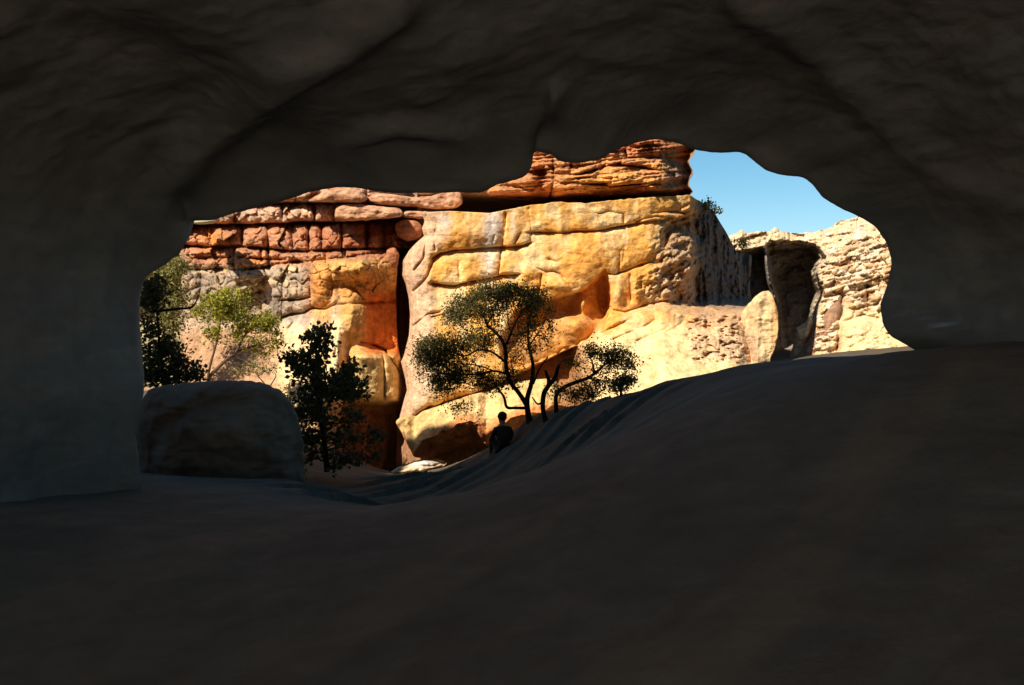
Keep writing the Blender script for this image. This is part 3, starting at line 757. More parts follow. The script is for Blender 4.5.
def tree(name, limbs, blobs, Y, leafm, label, cat, group=None, barkm=BARK, leaf=0.055, per=34, clump=0.20, twig=True, rseed=1, squash=0.8, trunkname='trunk', base=None, thin=1.0):
    """limbs: lists of (u, v, width px, depth offset m); blobs: (u, v, ru, rv, clumps, depth half-range m)"""
    rg = np.random.default_rng(rseed)
    b0 = base if base is not None else at(limbs[0][0][0], limbs[0][0][1], Y)
    root = empty(name, tuple(b0)); tag(root, label, cat, group)
    tv, tf = [], []; skel = []; skr = []
    for lb in limbs:
        P = np.array([list(at(u, v, Y + dy)) + [w / F * Y * 0.5 * thin] for u, v, w, dy in lb])
        S = spline(P, 6)
        jit = 0.012 * np.array([perlin(S[:, :3] * 3 + k * 9, 600 + rseed) for k in range(3)]).T
        S[:, :3] += jit
        tube(tv, tf, S[:, :3], np.maximum(S[:, 3], 0.006), 8)
        skel.append(S[:, :3]); skr.append(S[:, 3])
    sk = np.concatenate(skel); sr = np.concatenate(skr)
    lv, lf, lc = [], [], []
    for (u, v, ru, rv, n, dz) in blobs:
        for _ in range(n):
            while True:
                q = rg.uniform(-1, 1, 3)
                if (q ** 2).sum() < 1: break
            cpos = at(u + q[0] * ru, v + q[1] * rv, Y + q[2] * dz)
            d = np.linalg.norm(sk - cpos, axis=1) + 0.25 * np.maximum(sk[:, 2] - cpos[2], 0) * 2
            k = int(np.argmin(d)); st = sk[k]
            if twig:
                mid = (st + cpos) / 2 + rg.normal(0, 0.10, 3) * np.linalg.norm(cpos - st) + np.array([0, 0, 0.06])
                S = spline([st, mid, cpos], 4)
                r0 = min(sr[k] * 0.6, 0.018)
                tube(tv, tf, S, np.linspace(max(r0, 0.006), 0.003, len(S)), 5)
                if rg.random() < 0.5:
                    sk = np.concatenate([sk, S[3:7]]); sr = np.concatenate([sr, np.full(len(S[3:7]), 0.012)])
            tone = np.clip(0.45 + 0.28 * rg.normal(), 0, 1)
            m = int(per * rg.uniform(0.5, 1.5)); cs = clump * rg.uniform(0.6, 1.35)
            off = rg.normal(0, 1, (m, 3)) * np.array([cs, cs, cs * squash]) * 0.62
            for o in off:
                p = cpos + o
                ax = rg.normal(0, 1, 3); ax[2] += 0.5; ax /= np.linalg.norm(ax); bx = np.cross(ax, rg.normal(0, 1, 3)); bx /= np.linalg.norm(bx) + 1e-9
                l = leaf * rg.uniform(0.6, 1.4); w = l * rg.uniform(0.28, 0.45)
                i = len(lv)
                lv += [p, p + ax * l * 0.5 + bx * w, p + ax * l, p + ax * l * 0.45 - bx * w]
                lf.append((i, i + 1, i + 2, i + 3)); t_ = np.clip(tone + rg.normal(0, 0.15), 0, 1); lc += [(t_, t_, t_)] * 4
    mesh_obj(trunkname, tv, tf, barkm, root)
    if lv:
        mesh_obj('crown', lv, lf, leafm, root, lc, smooth=False)
    return root


# ================================================================== build
ROOF = 18.5
CAVEC = np.array([0.225, 0.200, 0.175])
GROUNDC = np.array([0.235, 0.21, 0.18])

o = red_cliff(); tag(o, 'red and grey cliff face of jointed rounded blocks left of the black cleft', 'cliff', kind='structure')
o = golden_cliff(); tag(o, 'smooth golden cliff face with white streaks right of the black cleft', 'cliff', kind='structure')
o = far_cliff(); tag(o, 'distant pale rubbly cliff under the blue sky at the right', 'cliff', kind='structure')
o = cave(); tag(o, 'dark cave roof and walls framing the bright opening', 'cave', kind='structure')
o = ground(); tag(o, 'dark sloping bedrock floor running out of the cave', 'ground', kind='structure')

# unseen rock added behind the golden cliff to shade the far cliff and gap
def shade_crag():
    prof = [(40.5, -3), (40.5, 1), (40.0, 5.0)] + [(y, 5.25) for y in np.linspace(39, 35.4, 6)] + [(35.2 + 0.009 * k * k, 5.3 + 0.53 * k) for k in range(0, 20)] + [(39.0, 15.0), (39.4, 12.2), (40.0, 9.9), (43, 9.4), (50, 9.2), (56, 9.0), (56, -3)]
    pr = np.array(prof)[:, None, :]
    s_ = np.linspace(0, 1, 200)[None, :]
    Yp = pr[..., 0] + 0 * s_; Z = pr[..., 1] + 0 * s_
    xr = 176.0 / F * Yp - 0.35                              # right flank runs straight back
    xr = np.minimum(xr, 8.3)
    X = -40 + (xr + 40) * s_
    Yp = Yp + 3.2 * (1 - sm(X, -6, -2.6)) * (Yp < 42)
    nz = fbm(np.stack([X * .35, Z * .6, Yp * .2], -1), 4, 701)
    Yp = Yp + 0.35 * nz * (s_ < 0.999) + 0.2 * nz; Z = Z + 0.2 * nz * (Z > 6)
    A = np.stack([X, Yp, Z], -1)
    end = A[:, -1:, :].copy(); end[:, 0, 1] = np.maximum(end[:, 0, 1], np.interp(end[:, 0, 2], [9.0, 9.9, 12.2, 15.0], [56, 40.2, 39.6, 39.2])); end[:, 0, 0] = np.minimum(176.0 / F * end[:, 0, 1] - 0.35, 8.3)
    A = np.concatenate([A, end], 1)
    return mesh_obj('shade_hill', A.reshape(-1, 3), gridfaces(*A.shape[:2])[:, ::-1], SUNLIT, None, np.tile(np.array([0.42, 0.24, 0.13]), (A.shape[0] * A.shape[1], 1)))
tag(shade_crag(), 'unseen rock mass added behind the golden cliff to cast shade', 'shade_hill', kind='structure')

# capstone: the red bedded layer that overhangs the golden cliff
def cap_d(U, V):
    a = V + 0.10 * (U - 600) + 2.0 * perlin(np.stack([U / 30, V / 30, 0 * U], -1), 720)
    d = 0.55 * perlin(np.stack([a / 6.5, U / 70, 0 * U], -1), 721) + 0.3 * perlin(np.stack([a / 2.6, U / 30, 0 * U + 4], -1), 722)
    cr = [([(553, 160), (554, 176), (550, 199)], 1.2, 0.5), ([(552, 174), (580, 175), (600, 168), (620, 163)], 1.2, 0.5), ([(556, 182), (590, 184), (612, 186), (640, 184)], 1.2, 0.45),
          ([(600, 169), (606, 164), (640, 167), (668, 172)], 1.1, 0.5), ([(625, 150), (627, 158), (640, 158), (690, 158)], 1.1, 0.5), ([(571, 164), (571, 174)], 1.0, 0.3), ([(532, 190), (520, 188), (505, 186)], 1.0, 0.3)]
    d = d + relief(U, V, cr, 0.2, 4.0)
    d = d + 0.045 * np.clip(V - (190 - 0.02 * (U - 560)), 0, 20) * 2 + 0.9 * sm(V, 193, 203)
    d = d + 0.8 * blob(U, V, 543, 178, 9, 16) - 0.4 * blob(U, V, 600, 180, 50, 10) + 1.4 * sm(U, 655, 698) + 0.12 * fbm(np.stack([U / 5, V / 4, 0 * U], -1), 3, 725)
    return d
def cap_c(U, V):
    c = np.tile(np.array([0.53, 0.235, 0.095]), U.shape + (1,)).astype(float)
    n = fbm(np.stack([U / 20, (V + 0.1 * U) / 5, 0 * U], -1), 3, 730)
    c = mix(c, GOLD, 0.7 * blob(U, V, 610, 178, 34, 9) + 0.4 * sm(n, 0, 0.4)); c = mix(c, RUST, 0.7 * blob(U, V, 540, 180, 14, 20) + 0.8 * sm(V, 186, 200) + 0.8 * (1 - sm(V, 148, 158)))
    c = mix(c, DKGREY, 0.75 * blob(U, V, 685, 175, 16, 14)); return c
o = rock('capstone', [(478, 194), (490, 188), (505, 181), (520, 172), (528, 150), (532, 128), (600, 120), (680, 128), (697, 150), (690, 158), (688, 164), (694, 170), (692, 178), (687, 181), (692, 190), (694, 196), (668, 198), (645, 194), (625, 199), (604, 204), (585, 203), (570, 198), (550, 201), (528, 200), (500, 197)],
         (600, 172), 34.8, 1.5, 4.5, cap_c, dfn=cap_d, nth=700, nr=150, edge=1.4, rough=0.24, power=2.6, seed=3)
tag(o, 'red bedded overhanging rock layer resting on top of the golden cliff', 'rock layer')

# long slabs stacked on the red cliff
def slab_c(base):
    return lambda U, V: mix(np.tile(np.array(base), U.shape + (1,)).astype(float), RUST, 0.7 * sm(fbm(np.stack([U / 14, V / 5, 0 * U], -1), 3, 741), 0.05, 0.4))
SL = [
    ('short pink slab under the cave roof, topmost of the slabs on the red cliff', [(306, 202), (322, 192), (336, 188), (352, 187), (364, 191), (367, 199), (363, 203), (345, 203), (325, 202)], (340, 196), 33.6, 0.9),
    ('long pink slab with a blunt right end jutting beside the dark gap', [(366, 203), (368, 195), (376, 192), (395, 195), (412, 197), (432, 196), (448, 191), (461, 192), (463, 202), (458, 208), (440, 210), (415, 207), (392, 206)], (420, 201), 34.3, 0.8),
    ('long rounded salmon slab below the short topmost slab of the red cliff', [(334, 217), (335, 208), (345, 203.5), (362, 204), (385, 207), (400, 208), (403, 212), (401, 217), (380, 219), (355, 221), (340, 221)], (368, 212), 33.4, 0.7),
    ('flat pale slab wedged between the red cliff and the golden cliff', [(402, 217), (404, 211), (418, 211), (432, 212), (447, 213), (449, 216), (436, 218), (418, 219)], (425, 215), 34.0, 0.5),
    ('round boss of red rock beside the top of the black cleft', [(394, 228), (398, 221), (408, 219.5), (419, 221), (424, 230), (420, 239), (408, 242), (398, 237)], (409, 230), 34.2, 0.6),
    ('lower red boss above the black cleft', [(384, 258), (388, 248), (395, 247), (399, 254), (398, 266), (391, 270), (385, 266)], (392, 258), 34.0, 0.5),
]
for i, (lab, ol, ce, y0, bl) in enumerate(SL):
    o = rock('rock_slab' if i < 4 else 'rock_boss', ol, ce, y0, bl, 2.5, slab_c([0.56, 0.30, 0.17] if i < 4 else [0.42, 0.17, 0.08]), nth=300, nr=70, rough=0.18 if i < 4 else 0.08, seed=10 + i, power=3.6, edge=1.5, nscale=1.0, soft=60 if i < 4 else 9)
    tag(o, lab, 'rock', 'slabs and bosses on the red cliff')
o = rock('rock_ledge', [(188, 223), (192, 220.5), (205, 219.5), (217, 220), (214, 223.5), (200, 224.5)], (203, 222), 32.6, 0.8, 1.6, [0.42, 0.36, 0.22], nth=160, nr=30, rough=0.06, seed=21, edge=0.4)
tag(o, 'thin olive ledge of rock at the top left corner of the red cliff', 'rock')

# wedge block leaning at the foot of the golden cliff
def wedge_d(U, V):
    rid = [(398, 420), (413, 447), (428, 432), (450, 422), (470, 410), (484, 426), (500, 414), (530, 412), (560, 408)]
    # the shoulder line: above it the face leans back into the sun, below it cuts under
    lu = [396, 405, 414, 428, 450, 470, 478, 486, 500, 520, 560]; lv = [426, 440, 451, 439, 429, 420, 424, 434, 424, 415, 405]
    s = np.interp(U, lu, lv) + 5 * fbm(np.stack([U / 14, V / 14, 0 * U], -1), 3, 752)
    return 0.030 * np.clip(s - V, 0, 60) + 0.05 * np.clip(V - s, 0, 60) + 0.10 * fbm(np.stack([U / 10, V / 9, 0 * U], -1), 3, 751)
def wedge_c(U, V):
    s = np.interp(U, [396, 405, 414, 428, 450, 470, 478, 486, 500, 520, 560], [422, 436, 447, 433, 422, 412, 416, 425, 416, 408, 400])
    c = np.tile(np.array([0.64, 0.42, 0.17]), U.shape + (1,)).astype(float)
    c = mix(c, np.array([0.62, 0.20, 0.06]), 0.85 * sm(V - s, -5, 6)); c = mix(c, PALE, 0.6 * blob(U, V, 480, 405, 10, 14))  # lit triangle of the upper face painted paler
    return mix(c, DKGREY, 0.6 * sm(fbm(np.stack([U / 6, V / 10, 0 * U], -1), 3, 753), 0.05, 0.4) * (blob(U, V, 455, 422, 16, 20)))
o = rock('wedge_block', [(394, 420), (405, 416), (420, 411), (440, 405), (470, 395), (500, 386), (530, 380), (556, 378), (562, 400), (540, 425), (515, 440), (495, 445), (470, 449), (440, 455), (425, 458), (414, 458), (408, 446), (400, 430)],
         (475, 423), 31.6, 0.75, 1.3, wedge_c, dfn=wedge_d, lip=False, nth=420, nr=110, rough=0.05, power=6.0, seed=31)
tag(o, 'wedge shaped golden block with a red underside at the foot of the golden cliff', 'boulder')
o = rock('flat_stone', [(389, 473.5), (396, 468), (405, 464.5), (414, 461), (425, 458.5), (438, 459.5), (448, 463), (441, 467), (432, 470), (425, 473), (412, 473.5), (404, 475), (396, 474)], (420, 467), 26.2, 0.75, 0.9, lambda U, V: mix(np.tile(np.array([0.66, 0.46, 0.27]), U.shape + (1,)).astype(float), WHITE, blob(U, V, 422, 463, 14, 3.5)), nth=200, nr=50,
         rough=0.12, seed=41, power=2.0, nscale=1.6, dfn=lambda U, V: 0.10 * (V - 474) * -0.35 + 0.14 * np.exp(-(pdist(U, V, [(400, 470), (415, 466), (432, 466), (446, 462)]) / 1.2) ** 2))
tag(o, 'low flat stone catching a patch of sunlight on the dark ground', 'stone')
o = rock('boulder', [(136, 420), (142, 396), (154, 386), (175, 384.5), (200, 381.5), (225, 380.5), (247, 380.5), (262, 382.5), (275, 387), (288, 397), (297, 412), (303, 440), (305, 480), (298, 530), (230, 556), (160, 548), (136, 500)],
         (222, 460), 15.5, 1.1, 1.5, np.array([0.175, 0.13, 0.095]), CAVE, nth=360, nr=80, rough=0.26, seed=51, power=2.0, edge=2.5, nscale=0.8, soft=30)
tag(o, 'big dark rounded boulder in shade at the left of the cave mouth', 'boulder')
# lit spur and fins at the foot of the far cliff
def spur_d(U, V):
    return 0.02 * (U - 740) * 0 + 0.05 * fbm(np.stack([U / 8, V / 8, 0 * U], -1), 3, 761) - 0.012 * (V - 330) + 0.045 * np.clip(758 - U, 0, 40) + 0.10 * perlin(np.stack([U / 6, V / 40, 0 * U], -1), 762)
o = rock('rock_spur', [(728, 395), (731, 350), (738, 326), (742, 312), (748, 304), (756, 296), (763, 291), (769, 290.5), (774, 297), (778, 312), (779, 328), (776, 345), (770, 362), (764, 378), (755, 395)], (757, 346), 33.3, 0.7, 3.0, lambda U, V: mix(mix(np.tile(np.array([0.66, 0.45, 0.23]), U.shape + (1,)).astype(float), PINK * 0.85, 0.8 * sm(V, 318, 345) * (1 - sm(U, 745, 770))), ORANGE, 0.6 * sm(U, 768, 778)),  # orange along the right edge paints its lit rim
         nth=320, nr=80, rough=0.16, seed=61, power=9.0, dfn=spur_d, edge=1.2, soft=140, lip=False)
tag(o, 'sunlit pale spur with a clean curved right edge before the dark hollow', 'rock')
o = rock('rock_fin', [(793, 345), (796, 328), (806, 322), (811, 314), (814, 320), (812, 332), (806, 346), (800, 372), (786, 372)], (803, 340), 47.0, 0.7, 1.5, [0.62, 0.42, 0.22], nth=160, nr=40, rough=0.10, seed=71, edge=0.5)
tag(o, 'small pointed lit fin of rock inside the dark hollow', 'rock')
o = rock('rock_fin', [(786, 380), (800, 352), (812, 335), (822, 318), (830, 306), (838, 300), (843, 306), (841, 330), (836, 356), (834, 380)], (822, 345), 46.2, 1.0, 1.5, [0.34, 0.19, 0.11], nth=200, nr=50, rough=0.12, seed=72, edge=0.6)
tag(o, 'brown leaning fin of rock at the right edge of the dark hollow', 'rock')

# ------------------------------------------------------------------ vegetation
OLIVE = leaf_mat('olive_leaf', (0.055, 0.050, 0.016), (0.23, 0.19, 0.050), 0.5)
DARK = leaf_mat('dark_leaf', (0.055, 0.056, 0.026), (0.13, 0.125, 0.05), 0.35)
LIME = leaf_mat('lime_leaf', (0.14, 0.14, 0.02), (0.45, 0.41, 0.04), 0.3)
SAGE = leaf_mat('sage_leaf', (0.13, 0.12, 0.035), (0.32, 0.29, 0.09), 0.25)

YT = 25.0
tree('olive_tree',
     [[(531, 427, 11, 0), (528, 412, 8, 0), (527, 400, 7, 0), (531, 385, 6, .1), (533, 366, 5, .2), (529, 347, 4, .3), (528, 328, 3, .4), (533, 308, 2, .4), (538, 296, 1.4, .3)],
      [(527, 406, 7, 0), (519, 393, 6, -.1), (510, 381, 6, -.2), (506, 366, 5.5, -.2), (505, 348, 4.5, -.2), (498, 335, 4, -.2), (488, 326, 3, -.3), (484, 317, 2.5, -.4), (476, 306, 1.8, -.4), (464, 298, 1.2, -.4)],
      [(487, 325, 2.6, -.3), (493, 313, 2.4, -.1), (497, 302, 2, 0), (497, 288, 1.3, .1)],
      [(505, 348, 3.5, -.2), (511, 333, 3, 0), (517, 320, 2.4, .2), (524, 308, 1.6, .3)],
      [(511, 333, 2, 0), (508, 322, 1.6, .2), (507, 308, 1.1, .3)],
      [(505, 362, 3.2, -.2), (492, 352, 2.6, -.4), (478, 350, 2.2, -.6), (464, 356, 1.8, -.6), (448, 350, 1.2, -.5)],
      [(507, 374, 3.4, -.2), (494, 371, 3, -.3), (478, 374, 2.4, -.4), (462, 374, 2, -.4), (446, 368, 1.5, -.3), (430, 358, 1, -.2)],
      [(494, 371, 2, -.3), (480, 366, 1.8, 0), (466, 365, 1.4, .2), (450, 378, 1, .3)],
      [(525, 408, 4.5, 0), (515, 408, 4, -.1), (507, 407, 4, -.2), (504, 397, 3.4, -.3), (498, 389, 2.6, -.3), (494, 382, 1.6, -.3)],
      [(533, 384, 3, .1), (540, 368, 2.2, .3), (548, 357, 1.6, .4)],
      [(530, 345, 2, .3), (540, 330, 1.5, .4), (546, 318, 1.0, .4)]],
     [(495, 292, 24, 9, 75, .8), (526, 296, 20, 9, 57, .8), (540, 308, 14, 9, 27, .6), (468, 305, 18, 10, 42, .7), (455, 318, 12, 9, 25, .5), (484, 308, 30, 12, 42, .7),
      (446, 345, 20, 11, 55, .7), (428, 356, 14, 13, 42, .6), (450, 365, 24, 14, 65, .7), (440, 384, 16, 11, 32, .5), (472, 345, 20, 14, 32, .6), (470, 378, 22, 9, 37, .5), (492, 382, 14, 10, 27, .4), (512, 378, 10, 8, 15, .4), (425, 345, 10, 8, 12, .4),
      (530, 330, 16, 22, 25, .6), (548, 335, 8, 14, 10, .4), (460, 412, 10, 12, 8, .4), (505, 325, 34, 26, 26, .7), (478, 328, 26, 14, 22, .6), (515, 350, 20, 16, 14, .5), (440, 362, 30, 22, 24, .7)],
     YT, OLIVE, 'gnarled olive tree with a wide open crown standing before the golden cliff', 'tree', rseed=3, leaf=0.05, per=44, clump=0.21, thin=0.78, base=at(531, 427, YT) + 0)
tree('leaning_tree',
     [[(546, 424, 7, 0), (543, 408, 6, 0), (544, 394, 6, 0), (549, 384, 5.5, 0), (547, 376, 4, -.1), (545, 370, 3, -.1)],
      [(549, 385, 5, 0), (555, 378, 5.5, .1), (557, 371, 4.5, .1), (559, 365, 3.6, .1)],
      [(557, 424, 6, .3), (556, 408, 5.5, .3), (556, 396, 5, .3), (563, 388, 5, .3), (576, 382, 4.5, .2), (588, 378, 4, .1), (598, 371, 3, 0), (607, 363, 2.2, -.1), (620, 360, 1.4, -.2), (630, 362, 1, -.2)],
      [(594, 374, 3, 0), (592, 362, 2, .1), (588, 354, 1.2, .2)], [(588, 378, 2.4, .1), (600, 381, 2, .2), (614, 380, 1.3, .3)],
      [(545, 400, 2.6, 0), (538, 404, 2.4, -.1), (532, 397, 1.4, -.2)]],
     [(617, 357, 17, 9, 50, .5), (592, 352, 11, 8, 23, .4), (603, 370, 16, 8, 18, .4), (572, 362, 9, 7, 10, .3), (626, 367, 9, 7, 13, .3), (600, 388, 20, 8, 29, .4), (585, 396, 14, 7, 20, .4), (572, 392, 10, 8, 11, .3), (556, 392, 8, 10, 9, .3)],
     24.2, OLIVE, 'low twisted tree leaning to the right on the slope beside the open crowned olive', 'tree', rseed=5, leaf=0.048, per=38, clump=0.19, thin=0.85)
tree('dark_tree',
     [[(327, 472, 6, 0), (325, 450, 5.5, 0), (322, 425, 5, 0), (320, 400, 4, 0), (318, 375, 3, 0), (316, 350, 2, 0), (320, 335, 1, 0)], [(322, 415, 3, 0), (335, 395, 2.4, .2), (348, 378, 1.6, .3), (353, 366, 1, .3)], [(320, 395, 3, 0), (308, 375, 2, -.2), (292, 362, 1, -.3)]],
     [(322, 332, 8, 7, 10, .3), (312, 342, 10, 8, 14, .3), (316, 358, 10, 12, 20, .4), (296, 358, 14, 9, 21, .4), (310, 374, 20, 10, 25, .5), (335, 388, 22, 12, 40, .5), (350, 366, 6, 8, 8, .3), (345, 380, 12, 12, 17, .4), (357, 392, 14, 12, 17, .4), (312, 396, 22, 12, 30, .5), (326, 345, 10, 9, 7, .3),
      (330, 415, 34, 12, 36, .5), (300, 420, 20, 16, 18, .4), (330, 440, 36, 12, 38, .5), (345, 458, 36, 12, 28, .5), (300, 450, 18, 16, 14, .4), (375, 440, 14, 10, 10, .3)],
     21.0, DARK, 'dense dark leafy tree in shade beside the big boulder', 'tree', rseed=8, leaf=0.10, per=15, clump=0.13)
tree('sunlit_tree',
     [[(205, 386, 4, 0), (212, 374, 3.6, 0), (226, 360, 3.2, 0), (236, 352, 2.8, 0), (242, 340, 2.2, 0), (250, 328, 1.6, 0), (258, 318, 1, 0)], [(207, 384, 3, 0), (210, 366, 2.6, -.1), (214, 352, 2.2, -.1), (217, 340, 1.8, -.2), (220, 322, 1.3, -.2), (216, 308, 1, -.2)],
      [(214, 350, 1.6, -.1), (212, 338, 1.2, .1), (208, 325, .9, .2)], [(236, 352, 2, 0), (254, 346, 1.5, .2), (272, 340, 1, .3)], [(232, 356, 1.8, 0), (252, 364, 1.4, .2), (270, 374, 1, .2)]],
     [(219, 302, 17, 9, 46, .8), (203, 316, 9, 10, 12, .6), (230, 315, 18, 10, 44, .8), (248, 324, 12, 9, 18, .7), (266, 322, 11, 11, 28, .7), (276, 338, 7, 9, 9, .5), (245, 340, 30, 8, 14, .7), (214, 334, 14, 8, 10, .5), (264, 347, 16, 7, 8, .5), (230, 300, 26, 14, 12, .8)],
     28.8, LIME, 'bright yellow green feathery tree in sunlight above the big boulder', 'tree', rseed=9, leaf=0.075, per=34, clump=0.17, barkm=PALEBARK)
tree('shaded_shrub',
     [[(165, 402, 5, 0), (163, 380, 4, 0), (160, 355, 3, 0), (158, 325, 2.2, 0), (155, 295, 1.2, 0)], [(163, 380, 3, 0), (176, 368, 2, .2), (190, 362, 1, .3)], [(150, 312, 3, 0), (166, 310, 2.8, 0), (180, 308.5, 2.6, -.1), (190, 308, 2.2, -.2), (195, 304, 1.6, -.2), (197.5, 298, 1, -.2)]],
     [(153, 288, 12, 12, 30, .4), (150, 305, 12, 10, 22, .4), (150, 330, 12, 12, 18, .4), (166, 345, 14, 8, 22, .4), (152, 352, 12, 12, 22, .4), (178, 362, 16, 7, 26, .4), (165, 378, 24, 9, 44, .4), (192, 376, 12, 8, 18, .3), (148, 372, 12, 14, 24, .4)],
     19.5, DARK, 'dark tall shrub with a bare jutting branch at the left edge of the opening', 'shrub', rseed=12, leaf=0.08, per=18, clump=0.15, trunkname='stem')
tree('pale_shrub',
     [[(172, 372, 4, 0), (173, 340, 3, 0), (172, 310, 2, 0), (174, 280, 1, 0)]],
     [(176, 268, 9, 9, 26, .5), (165, 280, 13, 9, 34, .5), (174, 295, 12, 14, 44, .5), (172, 320, 12, 14, 34, .5), (170, 345, 12, 14, 20, .5)],
     31.0, SAGE, 'tall pale green sunlit bush growing against the left end of the red cliff', 'shrub', rseed=14, leaf=0.08, per=34, clump=0.22, barkm=PALEBARK, trunkname='stem')
tree('bare_bush', [[(300, 432, 3, 0), (292, 418, 2.4, 0), (283, 404, 2, 0), (268, 388, 1.4, 0), (255, 372, 1, 0)], [(292, 418, 2, 0), (300, 404, 1.5, .2), (306, 392, 1, .2)], [(268, 390, 1.4, 0), (276, 376, 1, .2)]],
     [(285, 395, 16, 12, 12, .4), (262, 365, 18, 10, 22, .4), (300, 405, 10, 10, 10, .3), (240, 372, 16, 8, 12, .4)], 28.0, SAGE, 'thin straggly bush with few leaves on the sunlit bank behind the dark tree', 'shrub', rseed=15, leaf=0.06, per=12, clump=0.2, barkm=PALEBARK, trunkname='stem')
tree('low_bush', [[(621, 396, 3, 0), (621, 386, 2, 0), (620, 378, 1, 0)]], [(621, 384, 10, 8, 26, .3), (628, 380, 6, 5, 8, .3)], 20.2, DARK, 'small dark rounded bush on the crest of the slope under the leaning tree', 'shrub', rseed=17, leaf=0.05, per=30, clump=0.13, trunkname='stem')
tree('cliff_bush', [[(712, 213, 1.5, 0), (712, 208, 1, 0), (712, 205, .8, 0)]], [(708, 205, 6, 3, 14, .3), (716, 211, 4, 3, 8, .3)], 36.4, SAGE, 'tiny grey bush on the skyline of the golden cliff', 'shrub', rseed=18, leaf=0.09, per=16, clump=0.15, trunkname='stem')
tree('cliff_bush', [[(744, 248, 1.5, 0), (744, 244, 1, 0), (744, 241, .8, 0)]], [(743, 243, 5, 4, 12, .3)], 47.2, LIME, 'tiny yellow green bush on the rim of the far cliff', 'shrub', rseed=19, leaf=0.12, per=18, clump=0.2, trunkname='stem')


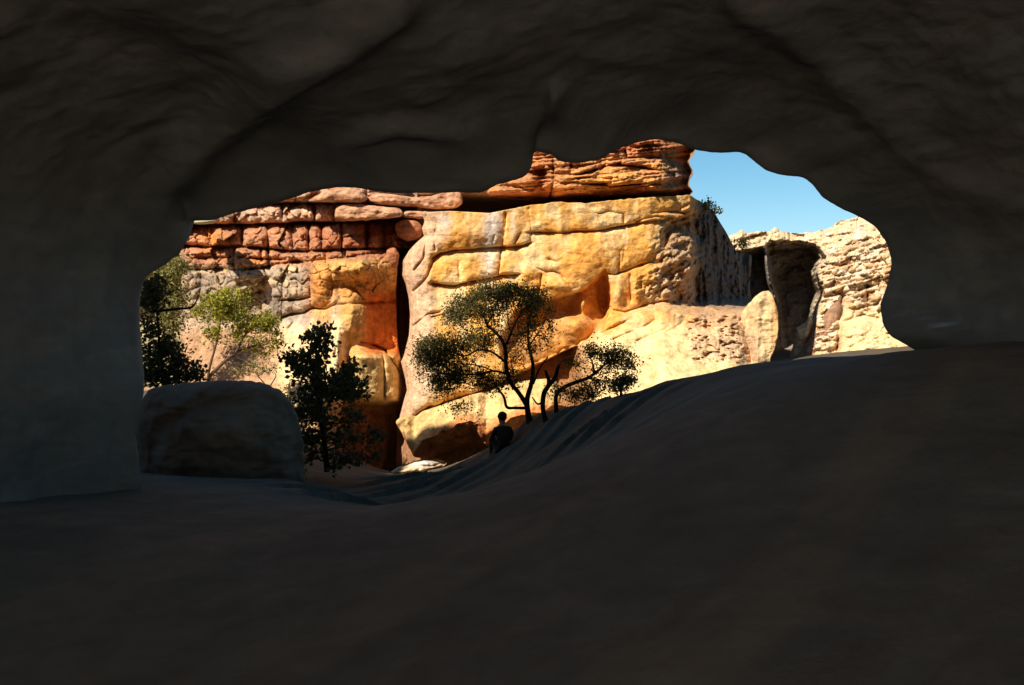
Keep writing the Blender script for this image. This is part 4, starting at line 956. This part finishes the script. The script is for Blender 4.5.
# ------------------------------------------------------------------ the seated person
def person():
    Yp = 24.6
    hips = at(504, 459, Yp)
    g = gz(hips[0], hips[1])
    root = empty('person', (hips[0], hips[1], g))
    tag(root, 'person in dark clothes sitting on the slope below the olive tree, seen from behind', 'person')
    sit = 0.10
    V_ = []; E_ = []; R_ = []
    def v(p, r):
        V_.append(p); R_.append(r); return len(V_) - 1
    def chain(i, pts):
        for p, r in pts:
            j = v(p, r); E_.append((i, j)); i = j
        return i
    pel = v((0, 0, sit), (0.165, 0.13))
    w = chain(pel, [((0.0, 0.02, sit + 0.18), (0.15, 0.115)), ((0, 0.05, sit + 0.36), (0.175, 0.12))])
    ch = chain(w, [((0, 0.07, sit + 0.49), (0.16, 0.11)), ((0, 0.09, sit + 0.575), (0.066, 0.066)), ((0, 0.105, sit + 0.635), (0.058, 0.06)), ((0, 0.12, sit + 0.70), (0.088, 0.10)), ((0, 0.12, sit + 0.79), (0.092, 0.105)), ((0, 0.12, sit + 0.855), (0.06, 0.07))])
    for s in (-1, 1):
        # arms reach round the knees
        chain(w + 1, [((0.17 * s, 0.075, sit + 0.50), (0.075, 0.075)), ((0.225 * s, 0.10, sit + 0.38), (0.058, 0.058)), ((0.235 * s, 0.22, sit + 0.25), (0.048, 0.048)), ((0.13 * s, 0.42, sit + 0.24), (0.036, 0.036)), ((0.06 * s, 0.47, sit + 0.25), (0.034, 0.03))])
        chain(pel, [((0.10 * s, 0.10, sit), (0.105, 0.105)), ((0.12 * s, 0.42, sit + 0.30), (0.07, 0.07)), ((0.12 * s, 0.46, sit + 0.22), (0.06, 0.06)), ((0.12 * s, 0.52, sit - 0.03), (0.045, 0.045)), ((0.12 * s, 0.54, sit - 0.06), (0.045, 0.04)), ((0.12 * s, 0.68, sit - 0.08), (0.035, 0.025))])
    me = bpy.data.meshes.new('tmp'); me.from_pydata(V_, E_, [])
    ob = bpy.data.objects.new('tmp', me); COL.objects.link(ob)
    ob.modifiers.new('s', 'SKIN'); sub = ob.modifiers.new('d', 'SUBSURF'); sub.levels = 2; sub.render_levels = 2
    if not me.skin_vertices:
        bpy.context.view_layer.objects.active = ob; me.update()
    for k, r in enumerate(R_):
        me.skin_vertices[0].data[k].radius = r; me.skin_vertices[0].data[k].use_root = (k == 0)
    dg = bpy.context.evaluated_depsgraph_get(); dg.update()
    bm_ = bpy.data.meshes.new_from_object(ob.evaluated_get(dg)); bm_.name = 'body'
    bpy.data.objects.remove(ob)
    body = bpy.data.objects.new('body', bm_); COL.objects.link(body); body.parent = root
    skin = flat_mat('skin', (0.30, 0.17, 0.11), 0.6, 0.1); jk = flat_mat('jacket', (0.035, 0.026, 0.020), 0.9, 0.3); jn = flat_mat('jeans', (0.035, 0.032, 0.034), 0.9, 0.3); sh = flat_mat('shoe', (0.10, 0.09, 0.09), 0.8, 0.2)
    bm_.materials.clear()
    for m in (jk, jn, skin, sh): bm_.materials.append(m)
    for p in bm_.polygons:
        c = p.center; p.use_smooth = True
        if c.z > sit + 0.59: p.material_index = 2
        elif c.y > 0.44 and abs(c.x) < 0.085 and c.z > sit + 0.2: p.material_index = 2
        elif c.y > 0.5 and c.z < sit - 0.02: p.material_index = 3
        elif c.z < sit + 0.1 or (c.y > 0.2 and abs(c.x) < 0.20 and c.z < sit + 0.36 and abs(c.x) > 0.05): p.material_index = 1
        else: p.material_index = 0
    # face: nose and ears are a few moved vertices of their own shapes
    hm = flat_mat('hair', (0.018, 0.014, 0.012), 0.7, 0.3)
    b = bmesh.new(); bmesh.ops.create_uvsphere(b, u_segments=28, v_segments=18, radius=1.0)
    for q in b.verts:
        n = q.co.copy(); k = 1 + 0.05 * math.sin(9 * n.x + 7 * n.z) * math.cos(8 * n.y)
        q.co = Vector((n.x * 0.108 * k, 0.105 + n.y * 0.118 * k, sit + 0.80 + n.z * 0.112 * k))
    bmesh.ops.delete(b, geom=[q for q in b.verts if q.co.y > 0.17 and q.co.z < sit + 0.83], context='VERTS')
    hme = bpy.data.meshes.new('hair'); b.to_mesh(hme); b.free(); hme.materials.append(hm)
    for p in hme.polygons: p.use_smooth = True
    ho = bpy.data.objects.new('hair', hme); COL.objects.link(ho); ho.parent = root
    root.rotation_euler = (0, 0, math.radians(22)); root.scale = (1.08, 1.08, 1.08)
person()

# ------------------------------------------------------------------ light, sky, camera
AZ, EL = math.radians(40), math.radians(42)
sun = bpy.data.lights.new('sun', 'SUN'); sun.energy = 5.0; sun.angle = math.radians(0.53); sun.color = (1.0, 0.94, 0.84)
so = bpy.data.objects.new('sun', sun); COL.objects.link(so)
dirv = Vector((math.sin(AZ) * math.cos(EL), math.cos(AZ) * math.cos(EL), -math.sin(EL)))
sun.color = (1.0, 0.92, 0.79); so.rotation_euler = dirv.to_track_quat('-Z', 'Y').to_euler(); so.location = (-40, -45, 60)

wd = bpy.data.worlds.new('World'); SC.world = wd; wd.use_nodes = True
nt = wd.node_tree; bg = nt.nodes['Background']
sky = nt.nodes.new('ShaderNodeTexSky'); sky.sky_type = 'NISHITA'; sky.sun_disc = False
sky.sun_elevation = EL; sky.sun_rotation = math.pi + AZ; sky.air_density = 1.0; sky.dust_density = 0.4; sky.ozone_density = 1.0; sky.altitude = 600
hs = nt.nodes.new('ShaderNodeHueSaturation'); hs.inputs['Saturation'].default_value = 1.35; hs.inputs['Hue'].default_value = 0.485; nt.links.new(sky.outputs[0], hs.inputs['Color']); nt.links.new(hs.outputs[0], bg.inputs['Color']); bg.inputs['Strength'].default_value = 0.081

cam = bpy.data.cameras.new('camera'); cam.lens = 35; cam.sensor_width = 36; cam.clip_end = 2000; cam.clip_start = 0.05
co = bpy.data.objects.new('camera', cam); COL.objects.link(co); co.location = (0, 0, 0); co.rotation_euler = (math.pi / 2, 0, 0)
SC.camera = co
SC.view_settings.view_transform = 'Standard'; SC.view_settings.look = 'None'; SC.view_settings.exposure = 0.62; SC.view_settings.gamma = 1.0; SC.view_settings.use_curve_mapping = False
SC.cycles.max_bounces = 12; SC.cycles.diffuse_bounces = 8; SC.cycles.transparent_max_bounces = 8
SC.cycles.use_denoising = True
SC.cycles.sample_clamp_indirect = 6.0
